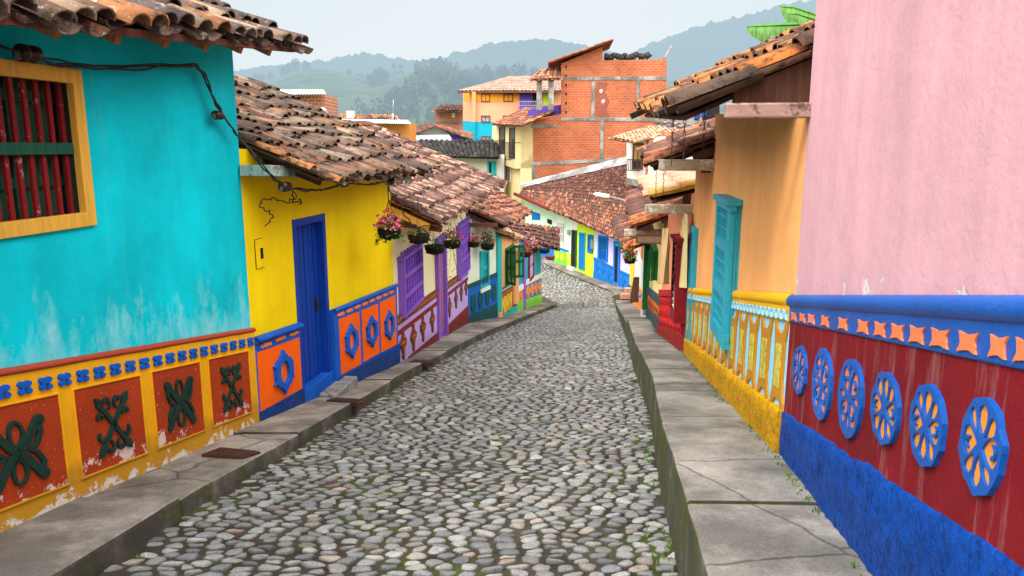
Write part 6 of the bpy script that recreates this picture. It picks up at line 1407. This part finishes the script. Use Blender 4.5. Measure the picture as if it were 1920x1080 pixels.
cover('farthest rusty cover in the left pavement below the lilac dado', [(766, 680), (812, 682), (821, 678), (776, 675)])
c = G(1104, 556, 1.72)+V((0, .2, .05)); mb = MB(); mb.lathe(c, [(.62, -.1), (.62, .0), (.52, .012), (.50, .0), (.001, .01)], 28); tag(mb.build('manhole_cover', concrete('manhole concrete', (.34, .31, .29))), 'round pale manhole cover in the cobbles at the bend', 'manhole cover')
# street lamp over the far roofs
t = thing('street_lamp', 'white street lamp on a long arm above the far tiled roof', 'street lamp', P(1192, 381, 30)); Yl = 36
mb = MB(); mb.tube([P(1140, 368, Yl), P(1165, 374, Yl-1), P(1188, 382, Yl-3)], .045, 8); mb.build('arm', STEEL, t)
mb = MB(); a, b = P(1113, 364, Yl+.3), P(1142, 369, Yl); ax = (b-a); n_ = V((0, 0, 1)); s_ = ax.cross(n_).normalized(); vs = []
for f, w_, h_ in ((0, .08, .03), (.12, .15, .09), (.7, .17, .12), (1, .09, .09)):
    p = a+ax*f; vs += [p+s_*w_, p+s_*w_*.7+n_*h_, p-s_*w_*.7+n_*h_, p-s_*w_, p-s_*w_*.6-n_*h_*.6, p+s_*w_*.6-n_*h_*.6]
mb.mesh(vs, [(i*6+k, i*6+(k+1) % 6, i*6+6+(k+1) % 6, i*6+6+k) for i in range(3) for k in range(6)]+[(5, 4, 3, 2, 1, 0), (18, 19, 20, 21, 22, 23)], None, False); mb.build('lamp_head', WHITEJ, t)
mb = MB(); mb.mesh([P(1122, 399, 43.2), P(1127, 396, 43.6), P(1177, 376, 43.2), P(1177, 381, 42.6)], [(0, 1, 2, 3)], None, False); mb.mesh([P(1127, 403, 43.0), P(1122, 400, 43.2), P(1177, 381, 42.6), P(1177, 383, 42.5)], [(0, 1, 2, 3)], None, False); o = mb.build('roof_flashing', WZ, fh[3])
# chains under the right roofs
RUSTC = simple('rusty chain', (.09, .055, .04), .7, .4, bmp=0)
def chain(label, x, y0, y1, Y):
    a, b = P(x, y0, Y), P(x, y1, Y); b.x, b.y = a.x, a.y; n = max(6, int((a.z-b.z)/.05)); mb = MB()
    for i in range(n):
        p = a.lerp(b, (i+.5)/n); d = V((1, 0, 0)) if i % 2 else V((0, 1, 0)); L_ = (a.z-b.z)/n*.62; mb.tube([p+V((0, 0, L_))*math.cos(q)+d*.010*math.sin(q) for q in np.linspace(0, 6.283, 9)], .003, 4)
    tag(mb.build('hanging_chain', RUSTC), label, 'chain', 'rusty chains below the right eaves')
chain('rusty chain nearest the tip of the first right eave', 1263, 200, 310, 6.6); chain('rusty chain in the middle below the first right eave', 1285, 206, 300, 5.7); chain('rusty chain beside the orange wall below the first right eave', 1322, 206, 278, 6.2)
chain('rusty chain hanging left across the pale clean roof', 1231, 318, 372, 9.8); chain('rusty chain hanging right across the pale clean roof', 1245, 312, 366, 9.3)
# wooden sign, cloths, leaning board, brick steps
SIGN = wood('brown sign board', (.17, .10, .065), .25, .45); t = thing('shop_sign', 'blank brown board sign hanging under the right eaves', 'sign', P(1218, 448, 12.8))
WS = Wall(P(1193, 448, 13.0), P(1243, 448, 12.55)); slab('board', SIGN, t, WS, WS.q([(1194, 455), (1243, 457), (1243, 441), (1194, 440)]), -.04, 0); frame('border', WOODD, t, WS, WS.q([(1193, 456), (1244, 458), (1244, 440), (1193, 439)]), .022, -.05, .012, bevel=0)
def cloth(label, mat, W, pts, d, seed, n=14):
    tl, tr, br, bl = [W.px(x, y, d) for x, y in pts]; mb = MB(); vs = []; m = 10
    for i in range(n+1):
        for j in range(m+1):
            a = lerp(lerp(tl, tr, i/n), lerp(bl, br, i/n), j/m); vs.append(W.at(a[0], a[1], d+.045*math.sin(i*1.5+seed)*(.3+j/m)))
    mb.mesh(vs, [(i*(m+1)+j, i*(m+1)+j+1, (i+1)*(m+1)+j+1, (i+1)*(m+1)+j) for i in range(n) for j in range(m)]); return tag(mb.build('hanging_cloth', mat), label, 'cloth')
cloth('tan cloth hanging beside the red box window under the beam', paint('tan cloth', (.62, .40, .20), .2, .6, dirt=0), W8, [(1243, 428), (1256, 428), (1250, 533), (1240, 533)], .35, 0)
cloth('patterned yellow cloth hanging between the box window and cyan door', paint('yellow cloth', (.70, .60, .28), .35, .4, dirt=0, speck=.8), W8, [(1281, 396), (1288, 402), (1281, 540), (1274, 530)], .12, 2)
mb = MB(); a, b = P(1181, 567, 18.5), P(1190, 520, 18.8); mb.mesh([a, a+V((.22, 0, 0)), b+V((.12, 0, 0)), b-V((.02, 0, 0)), a+V((.0, .05, 0)), a+V((.22, .05, 0)), b+V((.12, .05, 0)), b+V((-.02, .05, 0))], [(0, 1, 2, 3), (7, 6, 5, 4), (1, 5, 6, 2), (4, 0, 3, 7), (3, 2, 6, 7)], None, False); tag(mb.build('wooden_board', WOODD), 'dark wooden board leaning by the white house on the right pavement', 'board')
BRK = paint('pink brick', (.55, .28, .22), .2, .2, dirt=0)
for (x, y, lab) in ((1172, 556, 'lower pink block on the pavement at the bend'), (1180, 545, 'upper pink block on the pavement at the bend')):
    p = P(x, y, 31 if y > 550 else 32.5); mb = MB(); mb.box(p-V((.18, 0, .12)), (.42, 0, 0), (0, .3, 0), (0, 0, .22)); tag(mb.build('concrete_block', BRK, None, .015), lab, 'block', None)
# banana plant
BAN = None; m, nt, b = nmat('banana leaf', .4, .4); p = pos(nt, (1, 1, 1)); c1 = mix(nt, ramp(nt, tnoise(nt, pos(nt, (22, 22, 2)), 2, 4), [(.35, 0.), (.65, 1.)]), (.02, .10, .008), (.09, .26, .02)); nt.links.new(c1, b.inputs['Base Color']); b.inputs['Transmission Weight'].default_value = 0; BAN = m
t = thing('banana_plant', 'banana plant with bright green leaves rising behind the right roof', 'plant', P(1560, 90, 9.5)-V((0, 0, 2.5)))
def bleaf(pts, w_, seed, Y, drop):
    rn = random.Random(seed); rib = [P(x, y, Y) for x, y in pts]; n = 22; L_, vs = [], []; q = []
    for i in range(n+1):
        f = i/n*(len(rib)-1); k = min(int(f), len(rib)-2); q.append(rib[k].lerp(rib[k+1], f-k))
    mb = MB(); mb.tube(q, .012, 5, None, .005)
    for i, c in enumerate(q):
        w2 = w_*math.sin(math.pi*min(1, .12+.86*i/n))**.6; vs += [c, c+V((.0, -.10*w2, -w2*.55*drop)), c+V((0, -.15*w2, -w2*drop)), c+V((0, .45*w2, w2*.18)), c+V((0, .9*w2, w2*.05))]
    fs = []
    for i in range(n):
        for a, b_ in ((0, 1), (1, 2), (3, 0), (4, 3)):
            if a in (1, 4) and rn.random() < .12: continue
            fs.append((i*5+a, i*5+b_, i*5+5+b_, i*5+5+a))
    mb.mesh(vs, fs); mb.build('leaf', BAN, t)
bleaf([(1545, 44), (1490, 46), (1440, 48), (1401, 50)], .24, 1, 9.2, 1.0); bleaf([(1550, 36), (1520, 24), (1490, 14), (1464, 12)], .24, 2, 9.6, 1.2); bleaf([(1552, 42), (1520, 34), (1495, 26), (1478, 26)], .12, 3, 9.0, 1.0)
mb = MB(); mb.tube([P(1560, 90, 9.5)-V((0, 0, 2.5)), P(1553, 42, 9.4)], .09, 8, None, .05); mb.build('stem', GRASSG, t)
# weeds along the foot of the walls and kerbs
mb = MB(); rn = random.Random(12)
def tuft(p, n, h):
    for _ in range(n):
        a = rn.uniform(0, 6.28); d = V((math.cos(a)*.5, math.sin(a)*.5, rn.uniform(.5, 1.2))); l = h*rn.uniform(.5, 1.2); q = p+V((rn.gauss(0, h*.6), rn.gauss(0, h*.6), 0)); s = V((-math.sin(a), math.cos(a), 0))*l*.16; g = rn.uniform(.6, 1.4); mb.mesh([q-s, q+s, q+d*l*.6+s, q+d*l], [(0, 1, 2, 3)], (.07*g, .14*g, .02*g), False)
for k in range(360):
    y = 1.9+16*rn.random()**1.5
    if noise.noise(V((y*1.1, 3, 3))) > -.15: tuft(V((pl(RW, y)-.05-abs(rn.gauss(0, .03)), y, -hR(y)-SL*y-.005)), 8, .022)
for k in range(230):
    y = 2.5+17*rn.random()**1.4
    if noise.noise(V((y*1.3, 7, 1))) > .0: tuft(V((pl(RX, y)-.04-abs(rn.gauss(0, .05)), y, zS(y))), 9, .03)
for k in range(110):
    y = 3.5+17*rn.random()**1.4
    if noise.noise(V((y*1.2, 1, 8))) > .05: tuft(V((pl(LX, y)+.05+abs(rn.gauss(0, .05)), y, zS(y))), 9, .026)
for k in range(260):
    s = 3+17*rn.random()**1.3; tt = rn.random(); p, wd = street(s, tt)
    if noise.noise(V((s*.6, tt*3, 5))) > .12: tuft(p+V((0, 0, .005)), 6, .02)
mb.build('weeds', FOL, None, kind='stuff')
